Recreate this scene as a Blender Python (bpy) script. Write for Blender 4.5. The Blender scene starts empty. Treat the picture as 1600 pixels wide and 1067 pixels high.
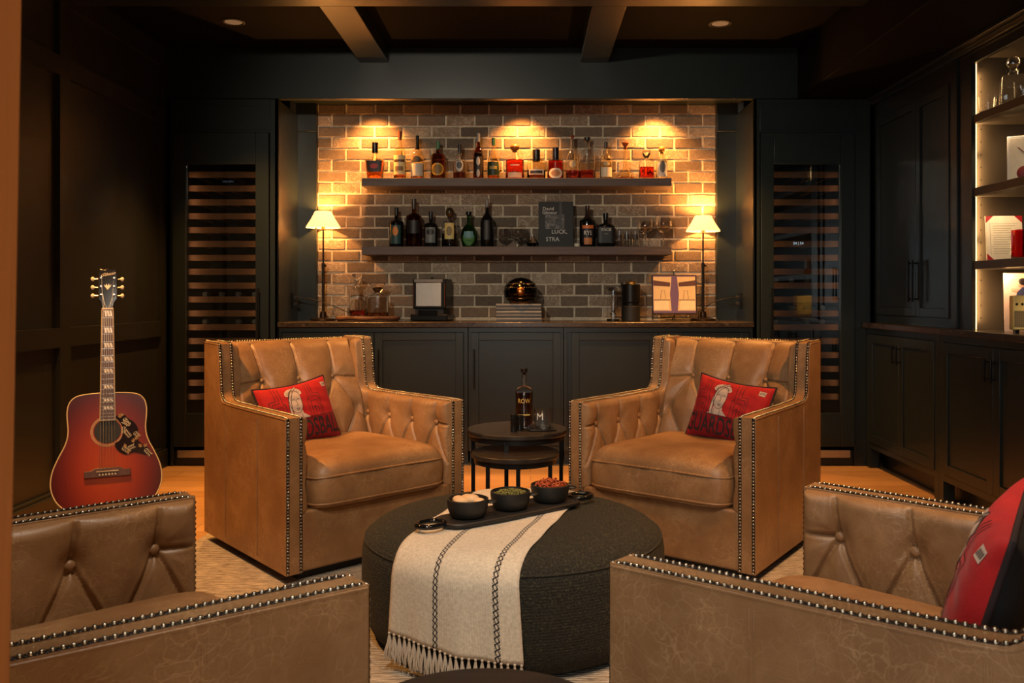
import bpy, bmesh, math, random
from mathutils import Vector, Matrix
random.seed(7)
PI = math.pi
sc = bpy.context.scene
COL = sc.collection

# ------------------------------------------------------------------ camera
F = 1350.0; CX = 829.0; CY = 462.0; CAMZ = 1.11
cam = bpy.data.cameras.new('camera'); camo = bpy.data.objects.new('camera', cam); COL.objects.link(camo)
camo.location = (0, 0, CAMZ); camo.rotation_euler = (PI/2, 0, 0)
cam.sensor_width = 36; cam.lens = F/1600*36
cam.shift_x = (800-CX)/1600; cam.shift_y = -(533.5-CY)/1600
cam.clip_start = .02; cam.clip_end = 50
cam.dof.use_dof = True; cam.dof.focus_distance = 3.8; cam.dof.aperture_fstop = 9
sc.camera = camo
def WX(px, y): return (px-CX)*y/F          # a point of the photograph at depth y -> metres
def WZ(py, y): return CAMZ-(py-CY)*y/F

# ------------------------------------------------------------------ world, exposure
w = bpy.data.worlds.new('world'); sc.world = w; w.use_nodes = True
w.node_tree.nodes['Background'].inputs[0].default_value = (.55, .75, 1, 1)
w.node_tree.nodes['Background'].inputs[1].default_value = .012
sc.view_settings.view_transform = 'Standard'; sc.view_settings.look = 'None'
sc.view_settings.exposure = 0.50; sc.view_settings.gamma = 1.0; sc.view_settings.use_curve_mapping = False
WARM = (1, .38, .08); WARM2 = (1, .42, .095); COOL = (.86, .97, 1.0)
def light(name, typ, loc, energy, color, rot=(0, 0, 0), **k):
    l = bpy.data.lights.new(name, typ); l.energy = energy; l.color = color
    for a, b in k.items(): setattr(l, a, b)
    o = bpy.data.objects.new(name, l); COL.objects.link(o); o.location = loc; o.rotation_euler = rot
    return o
def aim(o, t):
    o.rotation_euler = (Vector(t)-o.location).to_track_quat('-Z', 'Y').to_euler()
# daylight from the next room behind the camera
o = light('doorway_light', 'AREA', (-.55, -.9, 1.35), 17, COOL, shape='RECTANGLE', size=1.3, size_y=1.2); aim(o, (.6, 3.0, .9))
# ceiling cans of the room (warm)
CANS = [(-1.757, 5.11, 55), (1.128, 5.14, 62), (-1.95, 3.3, 78), (1.75, 3.35, 112), (-1.35, 2.15, 20), (1.35, 2.2, 50), (-.3, 2.9, 14), (-.25, 5.05, 34)]
for x, y, e in CANS:
    o = light('can_light', 'SPOT', (x, y, 2.70), e*3.4, WARM2, spot_size=1.3, spot_blend=.7, shadow_soft_size=.04)
    if 3.2 < y < 3.4: aim(o, (x*.78, 3.6, .3))
for x, y, e, tx, ty in ((-.40, 1.32, 80, -.75, 2.5), (.60, 1.2, 62, 1.0, 2.6), (-.35, .45, 40, .25, 2.7)):
    o = light('can_light', 'SPOT', (x, y, 2.66), e, (1, .84, .66), spot_size=1.5, spot_blend=.8, shadow_soft_size=.05); aim(o, (tx, ty, .3))
# added fills: spot on the bar wall, and unseen strip on the door casing
o = light('wall_fill', 'SPOT', (-.95, .98, 2.45), 165, (1, .86, .66), spot_size=.98, spot_blend=.6, shadow_soft_size=.05); aim(o, (0, 6.16, 1.45))
o = light('casing_fill', 'AREA', (.42, .10, 1.1), 5.5, (1, .58, .26), shape='RECTANGLE', size=.12, size_y=1.6); aim(o, (-.48, .75, 1.1))
YC = 5.625; YB = 6.16          # cabinet fronts, brick wall
for px, e in ((588, 74), (815, 58), (1022, 70)):
    x = (px-CX)/219
    o = light('niche_spot', 'SPOT', (x, YB-.17, 2.455), e, WARM, spot_size=1.95, spot_blend=.95, shadow_soft_size=.02)
    aim(o, (x, YB-.10, 1.9))

# ------------------------------------------------------------------ materials
def lin(c):
    return tuple((v/12.92 if v <= .04045 else ((v+.055)/1.055)**2.4) for v in [x/255 for x in c])
class NT:
    def __init__(s, name):
        s.m = bpy.data.materials.new(name); s.m.use_nodes = True; s.t = s.m.node_tree; s.b = s.t.nodes['Principled BSDF']
    def n(s, typ, **k):
        nd = s.t.nodes.new(typ)
        for a, v in k.items():
            if a.startswith('i_'):
                key = a[2:].replace('_', ' '); nd.inputs[key].default_value = v
            else: setattr(nd, a, v)
        return nd
    def l(s, a, b): s.t.links.new(a, b)
    def math(s, op, a, b=None, c=None):
        nd = s.t.nodes.new('ShaderNodeMath'); nd.operation = op
        for i, v in enumerate((a, b, c)):
            if v is None: continue
            if isinstance(v, (int, float)): nd.inputs[i].default_value = v
            else: s.l(v, nd.inputs[i])
        return nd.outputs[0]
    def ramp(s, fac, stops):
        r = s.t.nodes.new('ShaderNodeValToRGB'); s.l(fac, r.inputs[0]); e = r.color_ramp.elements
        e[0].position, e[0].color = stops[0][0], (*stops[0][1], 1)
        e[1].position, e[1].color = stops[-1][0], (*stops[-1][1], 1)
        for p, c in stops[1:-1]:
            x = e.new(p); x.color = (*c, 1)
        return r.outputs[0]
    def mix(s, fac, a, b, typ='MIX'):
        m = s.t.nodes.new('ShaderNodeMix'); m.data_type = 'RGBA'; m.blend_type = typ
        for i, v in ((0, fac), (6, a), (7, b)):
            if isinstance(v, (int, float)): m.inputs[i].default_value = v
            elif isinstance(v, tuple): m.inputs[i].default_value = (*v, 1) if len(v) == 3 else v
            else: s.l(v, m.inputs[i])
        return m.outputs[2]
    def coord(s, sx=1, sy=1, sz=1, kind='Object'):
        tc = s.t.nodes.new('ShaderNodeTexCoord'); mp = s.t.nodes.new('ShaderNodeMapping')
        mp.inputs['Scale'].default_value = (sx, sy, sz); s.l(tc.outputs[kind], mp.inputs[0]); return mp.outputs[0]
    def noise(s, vec, scale, detail=3, rough=.5, dist=0):
        nd = s.t.nodes.new('ShaderNodeTexNoise'); nd.inputs['Scale'].default_value = scale
        nd.inputs['Detail'].default_value = detail; nd.inputs['Roughness'].default_value = rough; nd.inputs['Distortion'].default_value = dist
        s.l(vec, nd.inputs['Vector']); return nd.outputs[0]
    def bump(s, h, strength=.3, dist=.01):
        b = s.t.nodes.new('ShaderNodeBump'); b.inputs['Strength'].default_value = strength; b.inputs['Distance'].default_value = dist
        s.l(h, b.inputs['Height']); s.l(b.outputs[0], s.b.inputs['Normal']); return b
    def base(s, c):
        if isinstance(c, tuple): s.b.inputs['Base Color'].default_value = (*c, 1)
        else: s.l(c, s.b.inputs['Base Color'])
def simple(name, c, rough=.5, metal=0, **k):
    n = NT(name); 
    v = n.coord(); f = n.noise(v, 30, 2)
    n.base(n.mix(f, tuple(x*.88 for x in c), tuple(min(1, x*1.1) for x in c)))
    n.b.inputs['Roughness'].default_value = rough; n.b.inputs['Metallic'].default_value = metal
    for a, b in k.items(): n.b.inputs[a.replace('_', ' ')].default_value = b
    return n.m
def emit(name, c, s):
    n = NT(name); n.base((0, 0, 0)); n.b.inputs['Emission Color'].default_value = (*c, 1); n.b.inputs['Emission Strength'].default_value = s; return n.m
def glassm(name, c, rough=0., ior=1.45):
    n = NT(name); n.base(c); n.b.inputs['Transmission Weight'].default_value = 1; n.b.inputs['Roughness'].default_value = rough; n.b.inputs['IOR'].default_value = ior; return n.m
M = {}
def painted(name, c, rough):
    n = NT(name); v = n.coord(); f = n.noise(v, 3, 3)
    n.base(n.mix(f, tuple(x*.9 for x in c), tuple(x*1.1 for x in c)))
    n.b.inputs['Roughness'].default_value = rough; n.bump(n.noise(v, 90, 2), .05, .002); return n.m
M['paint'] = painted('dark_painted_wood', (.0105, .0165, .0165), .33)
M['wallpaint'] = painted('dark_wall_paint', (.014, .0155, .0145), .40)
CEIL_ = painted('shaded_ceiling_paint', (.0010, .0010, .0010), .8)  # ceiling and soffit: beam paint darkened, shade put into the colour
M['ceilshade'] = CEIL_; CEIL_.node_tree.nodes['Principled BSDF'].inputs['Specular IOR Level'].default_value = .12
M['black'] = simple('black_metal', (.012, .012, .012), .35, .6)
M['blackmatte'] = simple('black_matte', (.010, .010, .010), .6)
M['cream'] = simple('cream', (.75, .68, .52), .6)
M['gray'] = simple('gray', (.22, .22, .22), .5)
M['steel'] = simple('brushed_steel', (.62, .62, .60), .32, 1)
M['gold'] = simple('gold', (.75, .52, .22), .3, 1)
M['white'] = simple('white', (.8, .78, .74), .5)
M['glass'] = glassm('clear_glass', (1, 1, 1))
def paneglass():
    n = NT('cooler_pane_glass'); t = n.t
    tr = n.n('ShaderNodeBsdfTransparent'); tr.inputs[0].default_value = (.62, .66, .66, 1)
    gl = n.n('ShaderNodeBsdfGlossy'); gl.inputs['Roughness'].default_value = .02; gl.inputs[0].default_value = (.9, .95, .95, 1)
    fr = n.n('ShaderNodeFresnel'); fr.inputs[0].default_value = 1.9
    mx = n.n('ShaderNodeMixShader'); n.l(fr.outputs[0], mx.inputs[0]); n.l(tr.outputs[0], mx.inputs[1]); n.l(gl.outputs[0], mx.inputs[2])
    n.l(mx.outputs[0], t.nodes['Material Output'].inputs[0]); return n.m
M['pane'] = paneglass()
def leather():
    n = NT('tan_leather'); v = n.coord()
    big = n.noise(v, 3.2, 4, .6); mid = n.noise(v, 17, 4, .6, 1.0)
    base = n.ramp(big, [(.3, (.180, .092, .039)), (.55, (.285, .155, .069)), (.75, (.37, .215, .105))])
    base = n.mix(n.math('MULTIPLY', n.ramp(mid, [(.40, (0, 0, 0)), (.62, (1, 1, 1))]), .55), base, (.20, .098, .038))
    wv = n.t.nodes.new('ShaderNodeVectorMath'); wv.operation = 'ADD'
    nz = n.t.nodes.new('ShaderNodeTexNoise'); nz.inputs['Scale'].default_value = 9; nz.inputs['Detail'].default_value = 4; n.l(v, nz.inputs['Vector'])
    sc_ = n.t.nodes.new('ShaderNodeVectorMath'); sc_.operation = 'SCALE'; sc_.inputs['Scale'].default_value = .12; n.l(nz.outputs['Color'], sc_.inputs[0])
    n.l(v, wv.inputs[0]); n.l(sc_.outputs[0], wv.inputs[1])
    def vein(scale, th):
        vo = n.t.nodes.new('ShaderNodeTexVoronoi'); vo.feature = 'DISTANCE_TO_EDGE'; vo.inputs['Scale'].default_value = scale; n.l(wv.outputs[0], vo.inputs['Vector'])
        return n.ramp(vo.outputs['Distance'], [(0, (1, 1, 1)), (th, (0, 0, 0))])
    patch = n.ramp(n.noise(v, 6, 3), [(.42, (0, 0, 0)), (.62, (1, 1, 1))])
    v1 = vein(38, .05); v2 = vein(80, .07)
    vs = n.math('MULTIPLY', n.math('ADD', n.math('MULTIPLY', v1, .55), n.math('MULTIPLY', v2, .3)), patch)
    n.base(n.mix(n.math('MULTIPLY', vs, .62), base, (.52, .33, .17)))
    n.b.inputs['Roughness'].default_value = .43; n.b.inputs['Specular IOR Level'].default_value = .5
    fine = n.noise(v, 420, 2); h = n.math('ADD', n.math('MULTIPLY', fine, .12), n.math('MULTIPLY', n.noise(wv.outputs[0], 12, 4), .8))
    n.bump(n.math('SUBTRACT', h, n.math('MULTIPLY', v1, .12)), .28, .006); return n.m
M['leather'] = leather()
M['nail'] = simple('antique_nailhead_metal', (.42, .38, .32), .27, 1)
def boucle():
    n = NT('charcoal_boucle'); v = n.coord(); f = n.noise(v, 160, 4, .7); g = n.noise(v, 60, 3)
    wv = n.n('ShaderNodeTexWave'); wv.bands_direction = 'Z'; wv.inputs['Scale'].default_value = 36; wv.inputs['Distortion'].default_value = 1.2; wv.inputs['Detail'].default_value = 2; n.l(v, wv.inputs['Vector'])
    c = n.ramp(f, [(.38, (.004, .004, .003)), (.58, (.022, .021, .012)), (.72, (.095, .088, .045))])
    n.base(c); n.b.inputs['Roughness'].default_value = .95
    n.bump(n.math('ADD', n.math('ADD', f, n.math('MULTIPLY', g, .5)), n.math('MULTIPLY', wv.outputs[1], .14)), .8, .006); return n.m
M['boucle'] = boucle()
def oak():
    n = NT('oak_floor'); v = n.coord()
    b = n.n('ShaderNodeTexBrick'); b.offset = .37; b.inputs['Scale'].default_value = 1; b.inputs['Brick Width'].default_value = 1.6; b.inputs['Row Height'].default_value = .14
    b.inputs['Mortar Size'].default_value = .0015; b.inputs['Color1'].default_value = (.42, .24, .10, 1); b.inputs['Color2'].default_value = (.54, .33, .15, 1); b.inputs['Mortar'].default_value = (.12, .07, .03, 1)
    n.l(v, b.inputs['Vector']); g = n.noise(n.coord(1.2, 26, 1), 3, 5, .6, .6)
    n.base(n.mix(.55, b.outputs['Color'], n.ramp(g, [(.3, (.50, .42, .34)), (.7, (1, 1, 1))]), 'MULTIPLY'))
    n.b.inputs['Roughness'].default_value = .36; n.bump(n.math('SUBTRACT', n.math('MULTIPLY', g, .15), b.outputs['Fac']), .25, .003); return n.m
M['oak'] = oak()
def rugm():
    n = NT('ribbed_rug'); v = n.coord(); st = n.noise(n.coord(5, 55, 1), 3, 4, .7); fi = n.noise(v, 260, 2)
    wv = n.n('ShaderNodeTexWave'); wv.bands_direction = 'Y'; wv.inputs['Scale'].default_value = 24; wv.inputs['Distortion'].default_value = 1.5; wv.inputs['Detail'].default_value = 2; wv.inputs['Detail Scale'].default_value = 3; n.l(v, wv.inputs['Vector'])
    c = n.ramp(st, [(.34, (.13, .11, .088)), (.5, (.42, .365, .29)), (.66, (.68, .61, .50))])
    n.base(n.mix(.7, c, n.ramp(wv.outputs[1], [(.15, (.25, .22, .2)), (.6, (1, 1, 1))]), 'MULTIPLY'))
    n.b.inputs['Roughness'].default_value = .95; n.bump(n.math('ADD', wv.outputs[1], fi), .6, .006); return n.m
M['rug'] = rugm()
def brickm():
    n = NT('brick'); v = n.coord(); a = n.n('ShaderNodeAttribute'); a.attribute_name = 'tone'
    c = n.ramp(a.outputs['Fac'], [(0, (.12, .09, .066)), (.3, (.16, .122, .09)), (.55, (.21, .16, .115)), (.8, (.26, .185, .125)), (1, (.38, .31, .235))])
    m1 = n.noise(v, 28, 5, .7, .4); m2 = n.noise(v, 9, 4)
    c = n.mix(n.math('MULTIPLY', n.ramp(m1, [(.35, (0, 0, 0)), (.7, (1, 1, 1))]), .35), c, (.09, .062, .045))
    chalk = n.math('MULTIPLY', n.ramp(n.noise(v, 42, 5, .75, 1.5), [(.5, (0, 0, 0)), (.6, (1, 1, 1))]), n.ramp(a.outputs['Fac'], [(.55, (.10, .10, .10)), (.78, (.85, .85, .85))]))
    n.base(n.mix(chalk, c, (.50, .43, .33))); n.b.inputs['Roughness'].default_value = .9
    n.bump(n.math('ADD', m1, n.math('MULTIPLY', n.noise(v, 140, 3), .5)), .7, .006); return n.m
M['brick'] = brickm()
def mortarm():
    n = NT('mortar'); v = n.coord(); f = n.noise(v, 60, 4); n.base(n.ramp(f, [(.3, (.46, .40, .30)), (.7, (.64, .56, .43))])); n.b.inputs['Roughness'].default_value = .95
    n.bump(n.noise(v, 180, 3), .6, .004); return n.m
M['mortar'] = mortarm()
def woodm(name, c1, c2, axis, rough=.5, sc_=1):
    n = NT(name); s = {'x': (1.5, 22, 22), 'z': (22, 22, 1.5), 'y': (22, 1.5, 22)}[axis]
    g = n.noise(n.coord(*[q*sc_ for q in s]), 2.5, 5, .6, .8); n.base(n.ramp(g, [(.3, c1), (.7, c2)])); n.b.inputs['Roughness'].default_value = rough
    n.bump(g, .2, .003); return n.m
M['shelfwood'] = woodm('shelf_wood', (.075, .052, .045), (.125, .088, .075), 'x', .55)
M['rackwood'] = woodm('rack_wood', (.30, .125, .05), (.42, .19, .085), 'x', .5)
M['slabwood'] = woodm('slab_wood', (.10, .045, .02), (.33, .17, .08), 'x', .6)
M['jambwood'] = woodm('casing_wood', (.36, .15, .05), (.42, .18, .065), 'z', .5)
def stonem():
    n = NT('dark_stone'); v = n.coord(); f = n.noise(v, 24, 6, .7, 1.5); n.base(n.ramp(f, [(.35, (.018, .014, .011)), (.62, (.05, .038, .028)), (.75, (.16, .12, .09))])); n.b.inputs['Roughness'].default_value = .22; return n.m
M['stone'] = stonem()
M['amber'] = glassm('amber_liquid', (.75, .20, .02), 0, 1.36)
M['redliquid'] = glassm('red_liquid', (.62, .035, .008), 0, 1.36)
M['darkglass'] = glassm('dark_brown_glass', (.22, .05, .015), 0)
M['blackglass'] = simple('black_glass', (.006, .006, .006), .08)
M['greenglass'] = glassm('green_glass', (.12, .30, .10), 0)
M['goldglass'] = glassm('pale_glass', (1, .93, .78), 0)

# ------------------------------------------------------------------ geometry helpers
class MB:
    def __init__(s): s.v = []; s.f = []; s.mi = []
    def add(s, vs, fs, mi=0):
        k = len(s.v); s.v += [tuple(v) for v in vs]; s.f += [tuple(i+k for i in f) for f in fs]; s.mi += [mi]*len(fs)
    def box(s, x0, x1, y0, y1, z0, z1, mi=0):
        if x0 > x1: x0, x1 = x1, x0
        s.add([(x0, y0, z0), (x1, y0, z0), (x1, y1, z0), (x0, y1, z0), (x0, y0, z1), (x1, y0, z1), (x1, y1, z1), (x0, y1, z1)],
              [(0, 3, 2, 1), (4, 5, 6, 7), (0, 1, 5, 4), (1, 2, 6, 5), (2, 3, 7, 6), (3, 0, 4, 7)], mi)
    def cbox(s, x0, x1, y0, y1, z0, z1, c, mi=0):   # front (-y) edges chamfered
        s.add([(x0, y1, z0), (x1, y1, z0), (x1, y1, z1), (x0, y1, z1), (x0, y0+c, z0), (x1, y0+c, z0), (x1, y0+c, z1), (x0, y0+c, z1),
               (x0+c, y0, z0+c), (x1-c, y0, z0+c), (x1-c, y0, z1-c), (x0+c, y0, z1-c)],
              [(0, 1, 5, 4), (1, 2, 6, 5), (2, 3, 7, 6), (3, 0, 4, 7), (4, 5, 9, 8), (5, 6, 10, 9), (6, 7, 11, 10), (7, 4, 8, 11), (8, 9, 10, 11), (3, 2, 1, 0)], mi)
    def ring(s, rings, closed_start=True, closed_end=True, mi=0):
        n = len(rings[0]); vs = [p for r in rings for p in r]; fs = []
        for i in range(len(rings)-1):
            for j in range(n):
                fs.append((i*n+j, i*n+(j+1) % n, (i+1)*n+(j+1) % n, (i+1)*n+j))
        if closed_start: fs.append(tuple(reversed(range(n))))
        if closed_end: fs.append(tuple((len(rings)-1)*n+j for j in range(n)))
        s.add(vs, fs, mi)
    def lathe(s, prof, c=(0, 0, 0), seg=24, mi=0, sq=0, dr=1.0, caps=(True, True), rot=0):
        rings = []
        for r, z in prof:
            q = sq if not callable(sq) else sq(r, z)
            rr = []
            for j in range(seg):
                a = 2*PI*j/seg; ca, sa = math.cos(a), math.sin(a)
                if q:
                    p = 2+q; k = (abs(ca)**p+abs(sa)**p)**(-1/p)
                else: k = 1
                x, y = r*k*ca, r*k*sa*dr
                if rot: x, y = x*math.cos(rot)-y*math.sin(rot), x*math.sin(rot)+y*math.cos(rot)
                rr.append((c[0]+x, c[1]+y, c[2]+z))
            rings.append(rr)
        s.ring(rings, caps[0], caps[1], mi)
    def cyl(s, p0, p1, r0, r1=None, seg=12, mi=0):
        s.tube([p0, p1], [r0, r0 if r1 is None else r1], seg, mi)
    def tube(s, path, r, seg=8, mi=0, closed=False):
        P = [Vector(p) for p in path]; n = len(P); R = r if isinstance(r, (list, tuple)) else [r]*n
        rings = []; up = None
        for i in range(n):
            if closed: t = P[(i+1) % n]-P[i-1]
            else: t = P[min(i+1, n-1)]-P[max(i-1, 0)]
            if t.length < 1e-9: t = Vector((0, 0, 1))
            t.normalize()
            if up is None:
                up = Vector((0, 0, 1)) if abs(t.z) < .9 else Vector((1, 0, 0))
            a = t.cross(up)
            if a.length < 1e-6: a = t.cross(Vector((0, 1, 0)))
            a.normalize(); b = a.cross(t).normalized(); up = b
            rings.append([tuple(P[i]+a*math.cos(2*PI*j/seg)*R[i]+b*math.sin(2*PI*j/seg)*R[i]) for j in range(seg)])
        if closed: rings.append(rings[0]); s.ring(rings, False, False, mi)
        else: s.ring(rings, True, True, mi)
    def grid(s, fn, nu, nv, mi=0, flip=False):
        vs = [fn(i/nu, j/nv) for j in range(nv+1) for i in range(nu+1)]
        fs = []
        for j in range(nv):
            for i in range(nu):
                q = (j*(nu+1)+i, j*(nu+1)+i+1, (j+1)*(nu+1)+i+1, (j+1)*(nu+1)+i); fs.append(tuple(reversed(q)) if flip else q)
        s.add(vs, fs, mi)
    def prism(s, poly, fn, d0, d1, mi=0):          # poly list of 2D, fn(a,b,d)->3D
        n = len(poly); vs = [fn(a, b, d0) for a, b in poly]+[fn(a, b, d1) for a, b in poly]
        s.add(vs, [tuple(range(n)), tuple(reversed(range(n, 2*n)))]+[(i, i+n, (i+1) % n+n, (i+1) % n) for i in range(n)], mi)
    def dome(s, c, nrm, r, h, seg=8, mi=0):
        nrm = Vector(nrm).normalized(); a = nrm.orthogonal().normalized(); b = nrm.cross(a); c = Vector(c)
        vs = []; 
        for rr, hh in ((1, 0), (.86, .5), (.5, .87)):
            for j in range(seg):
                t = 2*PI*j/seg; vs.append(tuple(c+(a*math.cos(t)+b*math.sin(t))*r*rr+nrm*h*hh))
        vs.append(tuple(c+nrm*h)); fs = []
        for i in range(2):
            for j in range(seg): fs.append((i*seg+j, i*seg+(j+1) % seg, (i+1)*seg+(j+1) % seg, (i+1)*seg+j))
        for j in range(seg): fs.append((2*seg+j, 2*seg+(j+1) % seg, 3*seg))
        s.add(vs, fs, mi)
    def sphere(s, c, r, seg=12, mi=0, sx=1, sy=1, sz=1):
        n = seg//2; s.ring([[(c[0]+r*sx*math.sin(PI*(i+.02)/(n+.04))*math.cos(2*PI*j/seg), c[1]+r*sy*math.sin(PI*(i+.02)/(n+.04))*math.sin(2*PI*j/seg), c[2]-r*sz*math.cos(PI*(i+.02)/(n+.04))) for j in range(seg)] for i in range(n+1)], mi=mi)
    def warp(s, fn): s.v = [tuple(fn(*v)) for v in s.v]; return s
    def build(s, name, mat, parent=None, smooth=35, bevel=0, seg=2, recalc=True):
        me = bpy.data.meshes.new(name); me.from_pydata(s.v, [], s.f)
        mats = mat if isinstance(mat, (list, tuple)) else [mat]
        for m in mats: me.materials.append(M[m] if isinstance(m, str) else m)
        me.polygons.foreach_set('material_index', s.mi)
        if recalc:
            bm = bmesh.new(); bm.from_mesh(me); bmesh.ops.recalc_face_normals(bm, faces=bm.faces); bm.to_mesh(me); bm.free()
        if smooth:
            me.shade_smooth(); me.set_sharp_from_angle(angle=math.radians(smooth))
        o = bpy.data.objects.new(name, me); COL.objects.link(o)
        if parent: o.parent = parent
        if bevel:
            b = o.modifiers.new('bevel', 'BEVEL'); b.width = bevel; b.segments = seg; b.limit_method = 'ANGLE'; b.angle_limit = math.radians(40); b.harden_normals = False
        return o
def tag(o, label=None, cat=None, group=None, kind=None):
    if label: o['label'] = label
    if cat: o['category'] = cat
    if group: o['group'] = group
    if kind: o['kind'] = kind
    return o
def thing(name, loc, label, cat, group=None, rz=0):
    o = bpy.data.objects.new(name, None); COL.objects.link(o); o.location = loc; o.rotation_euler = (0, 0, rz); o.empty_display_size = .05
    return tag(o, label, cat, group)
def struct(name, mb, mat, **k): return tag(mb.build(name, mat, **k), kind='structure')
def copy_tree(o, parent=None):
    c = o.copy(); COL.objects.link(c); c.parent = parent
    for ch in list(o.children): copy_tree(ch, c)
    return c
def text_geo(body, size, shear=0, bold=0, res=2):
    cu = bpy.data.curves.new('t', 'FONT'); cu.body = body; cu.size = size; cu.align_x = 'CENTER'; cu.align_y = 'CENTER'; cu.shear = shear; cu.offset = bold; cu.resolution_u = res
    o = bpy.data.objects.new('t', cu); COL.objects.link(o); bpy.context.view_layer.update()
    me = bpy.data.meshes.new_from_object(o.evaluated_get(bpy.context.evaluated_depsgraph_get()))
    vs = [(v.co.x, v.co.y) for v in me.vertices]; fs = [tuple(p.vertices) for p in me.polygons]
    bpy.data.objects.remove(o); bpy.data.curves.remove(cu); bpy.data.meshes.remove(me); return vs, fs
def add_text(mb, body, size, fn, mi=0, sx=1, **k):
    vs, fs = text_geo(body, size, **k); mb.add([fn(x*sx, y) for x, y in vs], fs, mi)
def catmull(pts, n=6, closed=False):
    out = []; N = len(pts); rng = range(N if closed else N-1)
    for i in rng:
        g = (lambda k: pts[k % N]) if closed else (lambda k: pts[max(0, min(N-1, k))])
        p0, p1, p2, p3 = g(i-1), g(i), g(i+1), g(i+2)
        for j in range(n):
            t = j/n; out.append(tuple(.5*((2*b)+(-a+c)*t+(2*a-5*b+4*c-d)*t*t+(-a+3*b-3*c+d)*t**3) for a, b, c, d in zip(p0, p1, p2, p3)))
    if not closed: out.append(tuple(pts[-1]))
    return out
def lerp_prof(prof, z):      # radius at height
    for (r0, z0), (r1, z1) in zip(prof, prof[1:]):
        if z0 <= z <= z1 and z1 > z0: return r0+(r1-r0)*(z-z0)/(z1-z0)
    return prof[-1][0]
def segdist(px, py, a, b):
    ax, ay = a; bx, by = b; dx, dy = bx-ax, by-ay; t = max(0, min(1, ((px-ax)*dx+(py-ay)*dy)/(dx*dx+dy*dy+1e-12)))
    return math.hypot(px-ax-t*dx, py-ay-t*dy)
def resample(path, step):
    P = [Vector(p) for p in path]; out = []; acc = 0; nxt = 0
    for a, b in zip(P, P[1:]):
        L = (b-a).length
        while L > 0 and nxt <= acc+L: out.append((a+(b-a)*((nxt-acc)/L), (b-a).normalized())); nxt += step
        acc += L
    return out

# ------------------------------------------------------------------ room shell
XL = -2.379; XRB = 2.185; XRU = 2.233
ZH = WZ(153.5, YC); ZCL = WZ(73, YC); ZBM = WZ(97, YC)     # header bottom, ceiling, beam bottom
ZCT = WZ(503.6, YC)                                        # counter top
XT0, XT1 = WX(434, YC), WX(1178, YC)                       # inner faces of the cooler towers
m = MB(); m.box(-3.2, 3.2, -1.2, 6.4, -.05, 0); struct('floor', m, 'oak')
m = MB(); m.box(-2.6, 3.2, .6, 6.4, ZCL, ZCL+.05); struct('ceiling', m, 'ceilshade')
# brick wall: every brick stands out of the mortar bed
mb = MB(); vt = []
zj = WZ(180, YB); row_h = .0803; bw = .2032; jt = .013
bx0, bx1 = WX(497, YB), WX(1118, YB); ztop = WZ(160, YB)
xa = WX(518.7, YB)
rnd = random.Random(3)
mb.box(bx0-.2, bx1+.2, YB, YB+.1, .8, ztop+.1, 1); nm = 6
tones = [0]*6
for r in range(-22, 3):
    z0 = zj+r*row_h
    if z0 < .88: continue
    off = xa+(bw/2 if (r % 2 == 0) else 0)
    for k in range(-2, 16):
        x0 = off+(k-1)*bw+jt/2+rnd.uniform(-.002, .002); x1 = off+k*bw-jt/2+rnd.uniform(-.002, .002)
        x0 = max(x0, bx0+.001); x1 = min(x1, bx1-.001)
        if x1-x0 < .02: continue
        z1 = min(z0+row_h-jt/2, ztop+.04); d = .006+rnd.uniform(-.002, .002); t = rnd.random()
        n0 = len(mb.f)
        c = .004; X0, X1, Z0, Z1 = x0, x1, z0+jt/2, z1
        y0 = YB-d; j = lambda: rnd.uniform(-.0018, .0018)
        nx = 6; vs = []
        xs = [X0+(X1-X0)*i/nx for i in range(nx+1)]
        bot = [(x, Z0+j()) for x in xs]; top = [(x, Z1+j()) for x in xs]
        loop = bot+top[::-1]; nn = len(loop)
        cx_, cz_ = (X0+X1)/2, (Z0+Z1)/2
        vs = [(x, YB+.002, z) for x, z in loop]+[(x, y0+.004, z) for x, z in loop]+[(x-(c if x > cx_ else -c)*(abs(x-cx_) > (X1-X0)*.45), y0, z-(c if z > cz_ else -c)) for x, z in loop]
        fs = [(i, (i+1) % nn, (i+1) % nn+nn, i+nn) for i in range(nn)]+[(i+nn, (i+1) % nn+nn, (i+1) % nn+2*nn, i+2*nn) for i in range(nn)]+[tuple(range(2*nn, 3*nn))]
        mb.add(vs, fs, 0); tones += [t]*(len(mb.f)-n0)
bw_o = struct('wall_back', mb, ['brick', 'mortar'], smooth=20)
at = bw_o.data.attributes.new('tone', 'FLOAT', 'FACE'); at.data.foreach_set('value', tones)
# left wall with recessed panels
def recess_wall(mb, X, sgn, y0, y1, z0, z1, holes, dep=.026, thick=.1):
    ys = sorted({y0, y1, *[h[0] for h in holes], *[h[1] for h in holes]}); zs = sorted({z0, z1, *[h[2] for h in holes], *[h[3] for h in holes]})
    for a, b in zip(ys, ys[1:]):
        for c, d in zip(zs, zs[1:]):
            hole = any(h[0] <= a and b <= h[1] and h[2] <= c and d <= h[3] for h in holes)
            if not hole: mb.add([(X, a, c), (X, b, c), (X, b, d), (X, a, d)], [(0, 1, 2, 3)])
    for a, b, c, d in holes:
        Y = X-sgn*dep
        mb.add([(Y, a, c), (Y, b, c), (Y, b, d), (Y, a, d)], [(0, 1, 2, 3)])
        mb.add([(X, a, c), (X, b, c), (X, b, d), (X, a, d), (Y, a, c), (Y, b, c), (Y, b, d), (Y, a, d)], [(0, 1, 5, 4), (1, 2, 6, 5), (2, 3, 7, 6), (3, 0, 4, 7)])
m = MB(); kf = 1350/1370
hl = []
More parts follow.
